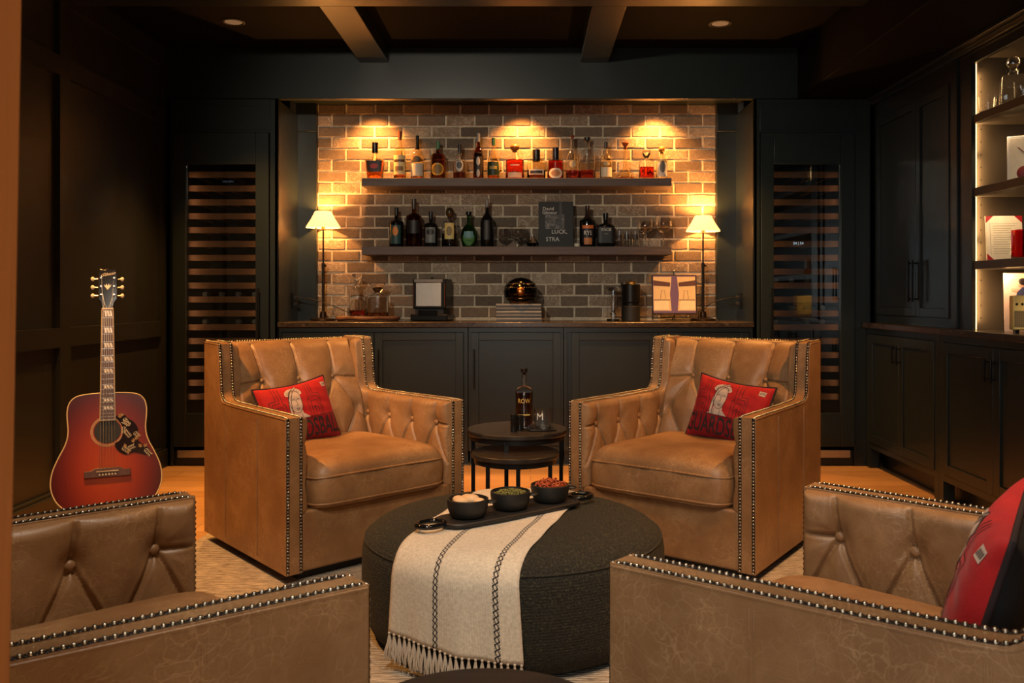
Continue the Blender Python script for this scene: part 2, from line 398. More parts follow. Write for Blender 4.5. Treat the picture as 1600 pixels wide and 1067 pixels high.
for a, b in ((4.539*kf, 5.655*kf), (3.20, 4.434*kf), (1.9, 3.10)):
    hl += [(a, b, .126, .848), (a, b, .946, 2.228), (a, b, 2.326, 2.60)]
recess_wall(m, XL, 1, .9, 6.3, 0, ZCL, hl); struct('wall_left', m, 'wallpaint', smooth=0, recalc=False)
m = MB(); m.box(XL, XL+.018, .9, YC, 0, .115); struct('baseboard_left', m, 'wallpaint', bevel=.004)
m = MB(); m.box(XL-.05, XT0, YB+.02, YB+.1, 0, ZCL); m.box(XT1, 3.2, YB+.02, YB+.1, 0, ZCL); m.box(XT0, XT1, YB+.101, YB+.15, 0, ZCL); struct('wall_rear', m, 'wallpaint', smooth=0)
# right wall plane far behind the cabinets
m = MB(); m.box(2.75, 2.85, .9, 6.3, 0, ZCL); struct('wall_right', m, 'wallpaint', smooth=0)
# header, niche ceiling, beams, soffits
m = MB(); m.box(XL, 2.75, YC+.012, YC+.075, ZH, ZCL); struct('trim_header', m, 'paint', bevel=.003)
m = MB(); m.box(XT0-.02, XT1+.02, YC+.075, YB+.02, WZ(163.8, YB), WZ(163.8, YB)+.03); struct('trim_niche_ceiling', m, 'paint')
m = MB()
YX0, YX1 = 1350*(ZBM-CAMZ)/(CY+0), 1350*(ZBM-CAMZ)/(CY-10)
m.box(XL, 1.742, YX1-.19, YX1, ZBM, ZCL)
for a, b in ((WX(562, YC), WX(606.5, YC)), (WX(906.5, YC), WX(950.5, YC))):
    m.box(a, b, YX1, YC+.012, ZBM, ZCL); m.box(a, b, .9, YX1-.19, ZBM, ZCL)
m.box(XL, 1.742, 2.0, 2.19, ZBM, ZCL)
struct('trim_ceiling_beams', m, 'paint', bevel=.003)
m = MB(); m.box(1.742, 2.75, .9, YC+.012, ZH, ZCL); struct('trim_soffit', m, 'ceilshade', bevel=.003)
m = MB(); m.box(XRU-.05, XRU+.1, .9, YC, ZH-.02, ZH); m.box(XRU-.02, XRU+.1, .9, YC, ZH-.05, ZH-.02); struct('trim_crown', m, 'paint', bevel=.004)
# pilasters at the ends of the brick
for nme, a, b in (('trim_brick_left', XT0-.01, bx0), ('trim_brick_right', bx1, XT1+.01)):
    m = MB(); m.box(a, b, YB-.045, YB+.02, ZCT-.02, 2.27); m.box(a, b, YB-.055, YB+.02, 2.27, WZ(163.8, YB)); struct(nme, m, 'paint', bevel=.003)
# doorway casing the camera looks past
m = MB(); yj = .80
m.box(-1.35, 0, yj-.11, yj, -1.1, 1.5)
o = struct('trim_doorway_casing', m, 'jambwood', bevel=.004); o.location = (WX(27.5, yj), 0, CAMZ-(533-CY)*yj/F); o.rotation_euler = (0, math.radians(1.0), 0)

# ------------------------------------------------------------------ joinery
def shaker(mb, x0, x1, z0, z1, y, st=.055, dep=.010, th=.02):
    mb.box(x0, x0+st, y, y+th, z0, z1); mb.box(x1-st, x1, y, y+th, z0, z1)
    mb.box(x0+st, x1-st, y, y+th, z1-st, z1); mb.box(x0+st, x1-st, y, y+th, z0, z0+st)
    mb.box(x0+st, x1-st, y+dep, y+th, z0+st, z1-st)
def pull(parent, x, y, z0, z1, rot=False):
    m = MB(); m.box(x-.005, x+.005, y-.034, y-.024, z0, z1)
    for z in (z0+.02, z1-.03): m.box(x-.005, x+.005, y-.026, y, z, z+.01)
    return m.build('handle', 'black', parent, bevel=.002)
def tower(px0, px1, pd0, pd1, pg0, pg1, label, handle_px, fill, disp):
    X0, X1 = WX(px0, YC), WX(px1, YC); D0, D1 = WX(pd0, YC), WX(pd1, YC); G0, G1 = WX(pg0, YC), WX(pg1, YC)
    zt = ZH-.006; zd1 = WZ(208, YC); zg1, zg0 = WZ(257, YC), WZ(645, YC); zd0 = .13
    cx = (X0+X1)/2; t = thing('wine_cooler', (cx, YC, 0), label, 'wine cooler', 'built-in wine coolers')
    def B(f): f.v = [(a-cx, b-YC, c) for a, b, c in f.v]; return f
    m = MB()      # carcass: sides, top, face frame
    m.box(X0, X0+.02, YC, YB, 0, zt); m.box(X1-.02, X1, YC, YB, 0, zt); m.box(X0, X1, YB-.02, YB, 0, zt)
    m.box(X0, D0-.003, YC, YC+.022, 0, zt); m.box(D1+.003, X1, YC, YC+.022, 0, zt)
    m.box(D0-.003, D1+.003, YC, YC+.022, zd1+.003, zt)
    m.box(D0-.003, D1+.003, YC+.02, YC+.04, 0, zd0-.03)
    B(m).build('carcass', 'paint', t, bevel=.002)
    m = MB(); shaker(m, D0, D1, WZ(203, YC), WZ(163, YC), YC-.004, .012, .006, .012); B(m).build('top_panel', 'paint', t)
    m = MB(); m.box(D0+.02, D1-.02, YC+.004, YC+.018, .055, .105); B(m).build('toe_grille', 'steel', t, bevel=.002)
    m = MB(); m.box(G0-.04, G1+.04, YC+.50, YC+.51, zg0-.04, zg1+.04)
    m.box(G0-.05, G0-.04, YC+.02, YC+.5, zg0-.04, zg1+.04); m.box(G1+.04, G1+.05, YC+.02, YC+.5, zg0-.04, zg1+.04)
    m.box(G0-.04, G1+.04, YC+.02, YC+.5, zg0-.05, zg0-.04); B(m).build('interior', 'blackmatte', t)
    d = MB(); yd = YC-.02
    d.box(D0, G0, yd, YC+.018, zd0, zd1); d.box(G1, D1, yd, YC+.018, zd0, zd1); d.box(G0, G1, yd, YC+.018, zd0, zg0); d.box(G0, G1, yd, YC+.018, zg1, zd1)
    door = B(d).build('door', 'paint', t, bevel=.003)
    g = MB(); g.box(G0-.004, G1+.004, YC-.004, YC+.002, zg0-.004, zg1+.004); B(g).build('glass_pane', 'pane', door)
    m = MB(); hx = WX(handle_px, YC); m.box(hx-.006, hx+.006, yd-.04, yd-.028, WZ(530, YC), WZ(450, YC))
    for z in (WZ(524, YC), WZ(458, YC)): m.box(hx-.006, hx+.006, yd-.03, yd, z-.006, z+.006)
    B(m).build('handle', 'black', door, bevel=.002)
    k = 0; py = 272.6
    yr = YC+.10
    while py < 640:
        f = MB(); s = F/yr; z = CAMZ-(py-CY)*YC/F*1.0
        z = CAMZ+(CY-py)/s
        f.box(G0-.03, G1+.03, yr, yr+.022, z-.020, z+.020); 
        for q in range(5): 
            xx = G0-.01+(G1-G0+.02)*q/4; f.box(xx-.006, xx+.006, yr+.022, yr+.38, z-.012, z-.002)
        B(f).build('wine_rack', 'rackwood', t, bevel=.002); py += 21.7; k += 1
        if k > 22: break
    m = MB()
    add_text(m, disp[0], disp[1], lambda x, z: (WX(disp[2], YC)+x, yr-.012, WZ(disp[3], YC)+z)); B(m).build('display', emit('display_glow', (.7, .85, 1), disp[4]), t)
    for xx, sg_ in ((G0-.02, 1), (G1+.02, -1)):
        o = light('cooler_fill', 'AREA', (xx, yr-.05, (zg0+zg1)/2), .55 if disp[2] < 800 else .3, (1, .55, .28), shape='RECTANGLE', size=.03, size_y=1.5); aim(o, (xx+sg_*.25, yr+.04, (zg0+zg1)/2))  # added fill to brighten the rack fronts, no lamp modelled
    return t, G0, G1, yr
tl = tower(262, 434, 271.5, 421, 292, 400.5, 'wine cooler cabinet left of the brick wall, with its racks of orange wood fronts', 407, 0, ('SUB-ZERO', .016, 349, 281, .12))
tr = tower(1178, 1364, 1188, 1334, 1208, 1312, 'wine cooler cabinet right of the brick wall, its glass mirroring lit shelves', 1202, 0, ('54 | 54', .024, 1254, 379, 1.2))
def wine_bottle(x, y, z, label, group):
    t = thing('wine_bottle', (x, y, z), label, 'bottle', group)
    m = MB(); pr = [(.0375, .30), (.0375, .12), (.03, .09), (.015, .06), (.0145, .0)]
    m.lathe([(r, -q) for r, q in pr], seg=14); m.warp(lambda a, b, c: (a, -c, b)); m.build('glass', 'blackglass', t)
    m = MB(); m.lathe([(.0155, .001), (.0155, -.04)], seg=12); m.warp(lambda a, b, c: (a, -c, b)); m.build('capsule', 'gray', t)
for (t, G0, G1, yr), rows, lab, gr in ((tl, (9, 11), 'dark wine bottle lying on a rack in the left wine cooler', 'wine bottles in the left cooler'), (tr, (8, 10, 11), 'dark wine bottle lying on a rack in the right wine cooler', 'wine bottles in the right cooler')):
    for r in rows:
        for q in range(4):
            if (r*7+q*3) % 5 == 0: continue
            z = CAMZ+(CY-(272.6+21.7*r))*yr/F
            wine_bottle(G0+.06+q*(G1-G0-.12)/3, yr+.045, z-.002+.0375, 'dark wine bottle, %s on the %s stocked rack of the %s wine cooler' % (['leftmost', 'second from left', 'third from left', 'rightmost'][q], (['upper', 'lower'] if len(rows) == 2 else ['upper', 'middle', 'lower'])[rows.index(r)], 'left' if 'left' in gr else 'right'), gr)

# back base cabinets
ZTK = .10
def base_cab(px0, px1, doors, label, handles):
    X0, X1 = WX(px0, YC), WX(px1, YC); cx = (X0+X1)/2; zt = ZCT-.032
    t = thing('base_cabinet', (cx, YC, 0), label, 'cabinet', 'base cabinets under the stone counter')
    B = lambda f: f.warp(lambda a, b, c: (a-cx, b-YC, c))
    m = MB(); m.box(X0, X1, YC+.02, YB-.01, ZTK, zt); m.box(X0+.005, X1-.005, YC+.08, YB-.01, 0, ZTK); B(m).build('carcass', 'paint', t)
    m = MB(); m.box(X0+.001, X1-.001, YC, YC+.02, zt-.03, zt); m.box(X0+.001, X1-.001, YC, YC+.02, ZTK, ZTK+.03); m.box(X0+.001, X0+.02, YC, YC+.02, ZTK+.03, zt-.03); m.box(X1-.02, X1-.001, YC, YC+.02, ZTK+.03, zt-.03)
    B(m).build('face_frame', 'paint', t)
    for (a, b), hp in zip(doors, handles):
        m = MB(); shaker(m, WX(a, YC), WX(b, YC), ZTK+.034, zt-.034, YC-.006, .05, .011); d = B(m).build('door', 'paint', t, bevel=.0015)
        if hp: 
            h = MB(); x = WX(hp, YC)-cx; h.box(x-.005, x+.005, -.042, -.031, WZ(606, YC), WZ(545, YC))
            for z in (WZ(600, YC), WZ(551, YC)): h.box(x-.004, x+.004, -.032, -.005, z-.004, z+.004)
            h.build('handle', 'black', d, bevel=.002)
    return t
base_cab(435.2, 731, ((441, 584), (586, 724)), 'dark base cabinet under the counter, behind the left armchair', (578, 592))
base_cab(732, 880, ((736, 876),), 'narrow dark base cabinet in the middle, behind the nesting tables', (741,))
base_cab(881, 1176.5, ((893, 1027.5), (1029, 1170)), 'dark base cabinet under the counter, behind the right armchair', (None, 1036))
m = MB(); m.box(XT0+.002, XT1-.002, YC-.022, YB-.012, ZCT-.031, ZCT); tag(m.build('countertop', 'stone', bevel=.004), 'long dark stone countertop running along the brick wall', 'countertop')
# floating shelves
YS = 5.92
for zpy, lab in ((278, 'upper dark wooden floating shelf on the brick wall'), (385, 'lower dark wooden floating shelf on the brick wall')):
    z = WZ(zpy, YS); m = MB(); m.box(WX(565, YS), WX(1049.5, YS), YS, YB-.012, z-.056, z)
    tag(m.build('floating_shelf', 'shelfwood', bevel=.002), lab, 'shelf', 'floating shelves on the brick')
ZS1, ZS2 = WZ(278, YS), WZ(385, YS)

# right wall: base cabinets, uppers, lit shelf niche  (planes of constant x, facing -x)
def yR(px, X): return F*X/(px-CX)
def side_shaker(mb, y0, y1, z0, z1, X, st=.055, dep=.01, th=.02):
    def b(a0, a1, c0, c1, d0, d1): mb.box(X+c0, X+c1, a0, a1, d0, d1)
    b(y0, y0+st, 0, th, z0, z1); b(y1-st, y1, 0, th, z0, z1); b(y0+st, y1-st, 0, th, z1-st, z1); b(y0+st, y1-st, 0, th, z0, z0+st); b(y0+st, y1-st, dep, th, z0+st, z1-st)
zt = ZCT-.035
segs = [(YC-.01, yR(1467, XRB)), (yR(1467, XRB), 3.52), (3.52, 2.42), (2.42, 1.3)]
labs = ['dark lower cabinet of the right wall, next to the wine cooler', 'dark lower cabinet of the right wall, below the lit shelves', 'dark lower cabinet of the right wall, beside the red cushion', 'dark lower cabinet of the right wall nearest the camera']
for (a, b), lab in zip(segs, labs):
    a, b = b+.001, a-.001; cy = (a+b)/2
    t = thing('base_cabinet', (XRB, cy, 0), lab, 'cabinet', 'lower cabinets of the right wall')
    B = lambda f: f.warp(lambda x, y, z: (x-XRB, y-cy, z))
    m = MB(); m.box(XRB+.02, 2.73, a, b, .13, zt); m.box(XRB+.10, 2.73, a, b, .001, .13)
    m.box(XRB, XRB+.06, a, a+.05, .0, .13); m.box(XRB, XRB+.06, b-.05, b, .0, .13); B(m).build('carcass', 'paint', t)
    m = MB(); m.box(XRB, XRB+.02, a, b, zt-.035, zt); m.box(XRB, XRB+.02, a, b, .13, .165); m.box(XRB, XRB+.02, a, a+.045, .165, zt-.035); m.box(XRB, XRB+.02, b-.045, b, .165, zt-.035); B(m).build('face_frame', 'paint', t)
    mid = (a+b)/2
    for y0, y1, hy in ((a+.048, mid-.0015, mid-.03), (mid+.0015, b-.048, mid+.03)):
        m = MB(); side_shaker(m, y0, y1, .168, zt-.038, XRB-.006); d = B(m).build('door', 'paint', t, bevel=.0015)
        m = MB(); m.box(XRB-.038, XRB-.028, hy-.005, hy+.005, zt-.20, zt-.09)
        for z in (zt-.19, zt-.11): m.box(XRB-.03, XRB-.004, hy-.004, hy+.004, z, z+.008)
        B(m).build('handle', 'black', d, bevel=.002)
m = MB(); m.box(2.155, 2.73, 1.3, YC-.012, zt+.001, ZCT); tag(m.build('countertop', 'stone', bevel=.004), 'dark stone countertop running along the right wall', 'countertop')
YN = 4.47*kf; YST = 4.44*kf; YP = 4.628*kf       # niche far side, stile edge, pilaster start
# upper cabinet
a, b = YP+.002, YC-.012; cy = (a+b)/2; zu0, zu1 = ZCT+.03, ZH-.052
t = thing('wall_cabinet', (XRU, cy, 0), 'tall dark upper cabinet with two doors in the right corner', 'cabinet')
B = lambda f: f.warp(lambda x, y, z: (x-XRU, y-cy, z))
m = MB(); m.box(XRU+.02, 2.73, a, b, ZCT+.001, zu1); m.box(XRU, XRU+.02, a, b, zu1-.10, zu1); m.box(XRU, XRU+.02, a, b, ZCT+.001, zu0+.02); m.box(XRU, XRU+.02, a, a+.04, zu0+.02, zu1-.1); m.box(XRU, XRU+.02, b-.04, b, zu0+.02, zu1-.1); B(m).build('carcass', 'paint', t)
mid = yR(1432, XRU)
for y0, y1, hy in ((a+.042, mid-.0015, mid-.028), (mid+.0015, b-.042, mid+.03)):
    m = MB(); side_shaker(m, y0, y1, zu0+.023, zu1-.103, XRU-.006, .05); d = B(m).build('door', 'paint', t, bevel=.0015)
    m = MB(); m.box(XRU-.042, XRU-.031, hy-.006, hy+.006, WZ(472, 4.98), WZ(406, 4.98))
    for z in (WZ(467, 4.98), WZ(411, 4.98)): m.box(XRU-.033, XRU-.004, hy-.005, hy+.005, z-.005, z+.005)
    B(m).build('handle', 'black', d, bevel=.002)
# bookcase niche
YE = 1.6; zn1 = WZ(100, YST)
t = thing('bookcase', (XRU, YN, 0), 'dark built-in bookcase in the right wall, edge-lit with warm strips', 'bookcase')
B = lambda f: f.warp(lambda x, y, z: (x-XRU, y-YN, z))
M['nichepaint'] = painted('niche_paint', (.045, .034, .024), .42)
m = MB(); m.box(XRU, XRU+.022, YST, YP-.06, ZCT+.001, zn1+.05); m.box(XRU, XRU+.022, YE, YST, zn1, zn1+.05); m.box(XRU-.012, XRU+.015, YP-.058, YP, ZCT+.001, ZH-.052); m.box(XRU, XRU+.03, YE, YP-.06, zn1+.05, ZH-.052)
B(m).build('face_frame', 'paint', t, bevel=.002)
m = MB(); m.box(XRU+.03, 2.62, YN, YN+.02, ZCT+.001, zn1+.06); m.box(2.60, 2.62, YE, YN, ZCT+.001, zn1+.06); m.box(XRU+.03, 2.62, YE, YN, zn1+.04, zn1+.06)
B(m).build('back_panel', 'nichepaint', t)
m = MB()
z = ZCT+.06
while z < zn1: m.lathe([(.0035, 0), (.0035, .001)], (0, 0, 0), 8); m.v[-16:] = [(XRU+.062+p[0], YN-.0005-p[2], z+p[1]) for p in m.v[-16:]]; z += .064
B(m).build('pin_holes', 'black', t)
m = MB(); m.box(XRU+.026, XRU+.034, YN-.014, YN-.004, ZCT+.003, zn1+.03); B(m).build('light_strip', emit('warm_strip', (1, .60, .22), 4), t)
SH = [WZ(180, YST), WZ(294, YST), WZ(408, YST)]
for z in SH:
    m = MB(); m.box(XRU+.008, 2.60, YE, YN-.002, z-.042, z); B(m).build('shelf', 'nichepaint', t, bevel=.002)
for k in range(3):
    o = light('shelf_strip_light', 'AREA', (XRU+.036, YN-.016, (ZCT+zn1)/2+(k-1)*.43), 1.5, (1, .60, .25), shape='RECTANGLE', size=.02, size_y=.4)
    aim(o, (XRU+.20, YN-.03, o.location.z))
for z in [zn1]+SH:
    for y_ in (4.18, 3.75): o = light('shelf_fill', 'SPOT', (XRU+.045, y_, z-.046), 2.6, (1, .66, .34), spot_size=2.6, spot_blend=.6, shadow_soft_size=.008); aim(o, (XRU+.20, y_, z-.30))  # added spots without fixtures, brightening what stands on the shelves

# ceiling cans
for x, y, lab in ((-1.757, 5.11, 'small recessed ceiling light above the left wine cooler'), (1.128, 5.14, 'small recessed ceiling light above the right armchair')):
    t = thing('ceiling_light', (x, y, ZCL), lab, 'ceiling light', 'recessed ceiling lights')
    m = MB(); m.lathe([(.068, -.001), (.068, -.004), (.056, -.007), (.050, -.002)], seg=32, caps=(False, False)); m.build('trim_ring', 'blackmatte', t)
    m = MB(); m.lathe([(.050, -.003), (.0, -.0015)], seg=32, caps=(True, False)); m.build('lens', emit('can_lens', (1, .50, .22), .14), t)

# ------------------------------------------------------------------ rug
m = MB(); m.box(-1.50, 1.52, 1.0, 4.28, 0.0005, .010); tag(m.build('rug', 'rug', bevel=.003), 'large ribbed beige and grey rug under the armchairs', 'rug')
RZ = .010

# ------------------------------------------------------------------ armchairs
W2, WI, L, HA, HB = .433, .3625, .84, .635, .892
PROF = catmull([(0, HA), (.18, HA+.001), (.42, HA+.002), (.58, HA+.005), (.622, HA+.012), (.646, HA+.036), (.655, .72), (.662, .80), (.676, HB-.004)], 5)+[(.69, HB), (.83, HB+.004)]
def top_z(v):
    for (a, za), (b, zb) in zip(PROF, PROF[1:]):
        if a <= v <= b and b > a: return za+(zb-za)*(v-a)/(b-a)
    return HB
def taper(x, y, z): return (x*(1-.105*max(0, min(1, y/.84))), y, z)
def tuft(lines, buttons, wid=.045, amp=.016):
    def h(a, b):
        d = min(segdist(a, b, p, q) for p, q in lines)
        v = 1-math.exp(-(d/wid)**1.15*1.6)
        r = min(math.hypot(a-p[0], b-p[1]) for p in buttons)
        return amp*(v-1)-.017*math.exp(-(r/.032)**2)-.0055*math.exp(-(d/.0045)**2)+.002*math.exp(-((d-.010)/.005)**2)
    return h
def make_chair(loc, rz, label):
    t = thing('leather_armchair', loc, label, 'armchair', 'tan leather armchairs around the ottoman', rz)
    # plinth
    m = MB(); m.box(-.36, .36, .05, .77, 0, .045); m.warp(taper); m.build('plinth', 'blackmatte', t)
    for s in (-1, 1):
        poly = [(0, .038)]+PROF+[(.84, HB-.01), (.84, .038)]
        m = MB(); m.prism(poly, lambda v, z, d: (d, v, z), s*WI, s*W2)
        for vv in (.262, .592):       # stitched seams of the outer side
            for dd in (-.004, .004): m.tube([(s*(W2+.0004), vv+dd, .06+q*(top_z(vv)-.085)/8) for q in range(9)], .0018, 5)
        m.warp(taper); arm = m.build('arm', 'leather', t, bevel=.011, seg=3)
        # welt under the nailheads (outer top edge)
        m = MB(); m.tube([(s*(W2-.001), .004, .06), (s*(W2-.001), .004, HA-.01)]+[(s*(W2-.001), v+.003, z-.006) for v, z in PROF], .003, 6); m.warp(taper); m.build('welt', 'leather', arm)
        # tufted inner pad
        bt = [(v, .533) for v in (.09, .262, .434, .606)]; ln = []
        for v, z in bt:
            ln += [((v, z), (v-.012, .66)), ((v, z), (v+.086, .36)), ((v, z), (v-.086, .36))]
        ln += [((.09, .533), (-.02, .528))]
        hf = tuft(ln, bt); 
        def pad(a, b, s=s, hf=hf):
            v = -.000+.72*a; zt = top_z(v)-.004; z0 = .262; z = z0+(zt-z0)*b
            e = min(1, min(v/.03, (zt-z)/.026, (z-z0)/.03)); e = max(e, 0); e = math.sqrt(max(0, 1-(1-e)**2))
            d = e*(.034+hf(v, z)*min(1, e*1.2))
            return (s*(WI-d), v+.004, z)
        m = MB(); m.grid(pad, 190, 100, flip=(s > 0)); m.warp(taper); p = m.build('inner_pad', 'leather', t, smooth=60)
        m = MB()
        for v, z in bt: 
            c = taper(s*(WI-.006), v+.004, z); m = MB(); m.dome(c, (-s, 0, 0), .0120, .0065, 16); m.build('button', 'leather', p)
        # nailhead rows
        for uu, nm in ((W2-.007, 'nailhead_trim'), (WI+.009, 'nailhead_trim')):
            path = [(s*uu, -.0005, .045), (s*uu, -.0005, HA-.004)]+[(s*uu, v, z+.0005) for v, z in PROF[1:]]
            m = MB(); P = [Vector(taper(*p)) for p in path]
            def nrm(tan): return Vector((0, -tan.z, tan.y)) if True else 0
            for a, b in zip(P, P[1:]):
                tn = (b-a).normalized(); n = Vector((0, -tn.z, tn.y)).normalized()
                x = Vector((1, 0, 0)); w_ = .0060
                m.add([a-x*w_+n*.0012, a+x*w_+n*.0012, b+x*w_+n*.0012, b-x*w_+n*.0012], [(0, 1, 2, 3)], 0)
            for p, tn in resample(P, .0125):
                n = Vector((0, -tn.z, tn.y)).normalized(); m.dome(p+n*.001, n, .0049, .0042, 10, 1)
                q = p+tn*.00625; m.dome(q+n*.0008+Vector((s*.003, 0, 0)), n, .0040, .0012, 6, 0)
            m.build(nm, ['black', 'nail'], t, smooth=80)
    # rear board + top nail row
    m = MB(); m.box(-WI, WI, .775, .84, .038, HB-.004); m.warp(taper); m.build('rear_panel', 'leather', t, bevel=.012, seg=3)
    m = MB(); path = [taper(-WI, .828, HB-.002), taper(WI, .828, HB-.002)]
    for p, tn in resample(path, .0125): m.dome(p, (0, 0, 1), .0055, .0042, 8, 1); m.dome(p+Vector((.006, 0, -.0004)), (0, 0, 1), .004, .0012, 6, 0)
    m.build('nailhead_trim', ['black', 'nail'], t, smooth=80)
    # tufted backrest
    bt = [(-.20, .712), (0, .712), (.20, .712), (-.10, .56), (.10, .56), (-.3, .56), (.3, .56)]; ln = []
    for u, z in bt[:3]: ln += [((u, z), (u*1.12, .90)), ((u, z), (u-.10, .56)), ((u, z), (u+.10, .56))]
    for u, z in bt[3:]: ln += [((u, z), (u-.1, .42)), ((u, z), (u+.1, .42))]
    ln += [((-.20, .712), (-.36, .70)), ((.20, .712), (.36, .70))]
    hf = tuft(ln, bt, .05, .020)
    def back(a, b):
        u = -.352+.704*a; z = .40+(HB-.002-.40)*b
        e = min((u+.352)/.03, (.352-u)/.03, (HB-.002-z)/.045); e = math.sqrt(max(0, 1-(1-min(1, max(0, e)))**2))
        bulge = .030*math.sin(min(1, b)*PI)**.7
        v = .575+.185*((z-.42)/.47)**1.0+.042-e*(.042+hf(u, z)+bulge)
        return (u, min(v, .80), z)
    m = MB(); m.grid(back, 160, 112); m.warp(taper); p = m.build('backrest', 'leather', t, smooth=60)
    for u, z in bt[:5]:
        v = .575+.185*((z-.42)/.47)-.030*math.sin((z-.4)/.49*PI)**.7+.034; m = MB(); m.dome(taper(u, v, z), (0, -1, .25), .0115, .010, 14); m.build('button', 'leather', p)
    # front rail
    m = MB(); m.box(-WI-.002, WI+.002, .006, .07, .038, .272); m.warp(taper); m.build('front_rail', 'leather', t, bevel=.010, seg=3)
    m = MB(); m.box(-WI, WI, .07, .775, .12, .262); m.warp(taper); m.build('seat_deck', 'leather', t)
    # seat cushion
    rn = random.Random(5)
    def plan(k, e, off=0):
        a = 2*PI*k; c, s_ = math.cos(a), math.sin(a); q = (abs(c)**9+abs(s_)**9)**(-1/9)
        return (c*q*(.328+off)*e, .290+s_*q*(.317+off)*e)
    pr = [(.2, .268), (.9, .268), (.985, .274), (1.0, .288), (1.008, .315), (1.012, .345), (1.008, .375), (1.0, .396), (.985, .416), (.955, .434), (.90, .449), (.78, .462), (.55, .472), (.25, .477), (.05, .478)]
    rings = []; N = 96
    for e, z in pr:
        r = []
        for k in range(N):
            x, y = plan(k/N, e); wr = math.sin(k*1.7+z*60)*.0012+math.sin(k*.61)*.0015 if .28 < z < .40 else 0
            sag = -.012*math.exp(-((y-.32)/.2)**2-(x/.2)**2) if z > .41 else 0
            n_ = Vector((x, y-.290)).normalized() if e > .3 else Vector((0, 0))
            r.append((x+n_.x*wr*1.5, y+n_.y*wr*1.5, z+sag+(math.sin(x*21+y*9)*.002 if z > .41 else 0)-(.006*(abs(x)/.33)**4 if z > .38 else 0)))
        rings.append(r)
    m = MB(); m.ring(rings); m.warp(taper); c = m.build('seat_cushion', 'leather', t, smooth=60)
    for z, e in ((.289, 1.004), (.3965, 1.004)):
        m = MB(); m.tube([taper(*plan(k/N, e), z-(.006*(abs(plan(k/N, e)[0])/.33)**4 if z > .38 else 0)) for k in range(N)], .0042, 8, closed=True); m.build('piping', 'leather', c)
    return t
CH = [((-.611, 3.563, RZ), .766, 'tan leather armchair left of the nesting tables, near the guitar and wine cooler'),
      ((.510, 3.541, RZ), -.661, 'tan leather armchair right of the nesting tables, glowing orange on its right side'),
      ((-.541, 1.723, RZ), -.865+PI, 'tan leather armchair cut off by the lower left corner, below the guitar'),
      ((.425, 1.832, RZ), .847+PI, 'tan leather armchair cut off by the lower right corner, its red cushion seen edge-on')]
ch0 = make_chair(*CH[0])
for loc, rz, lab in CH[1:]:
    c = copy_tree(ch0); c.location = loc; c.rotation_euler = (0, 0, rz); c['label'] = lab

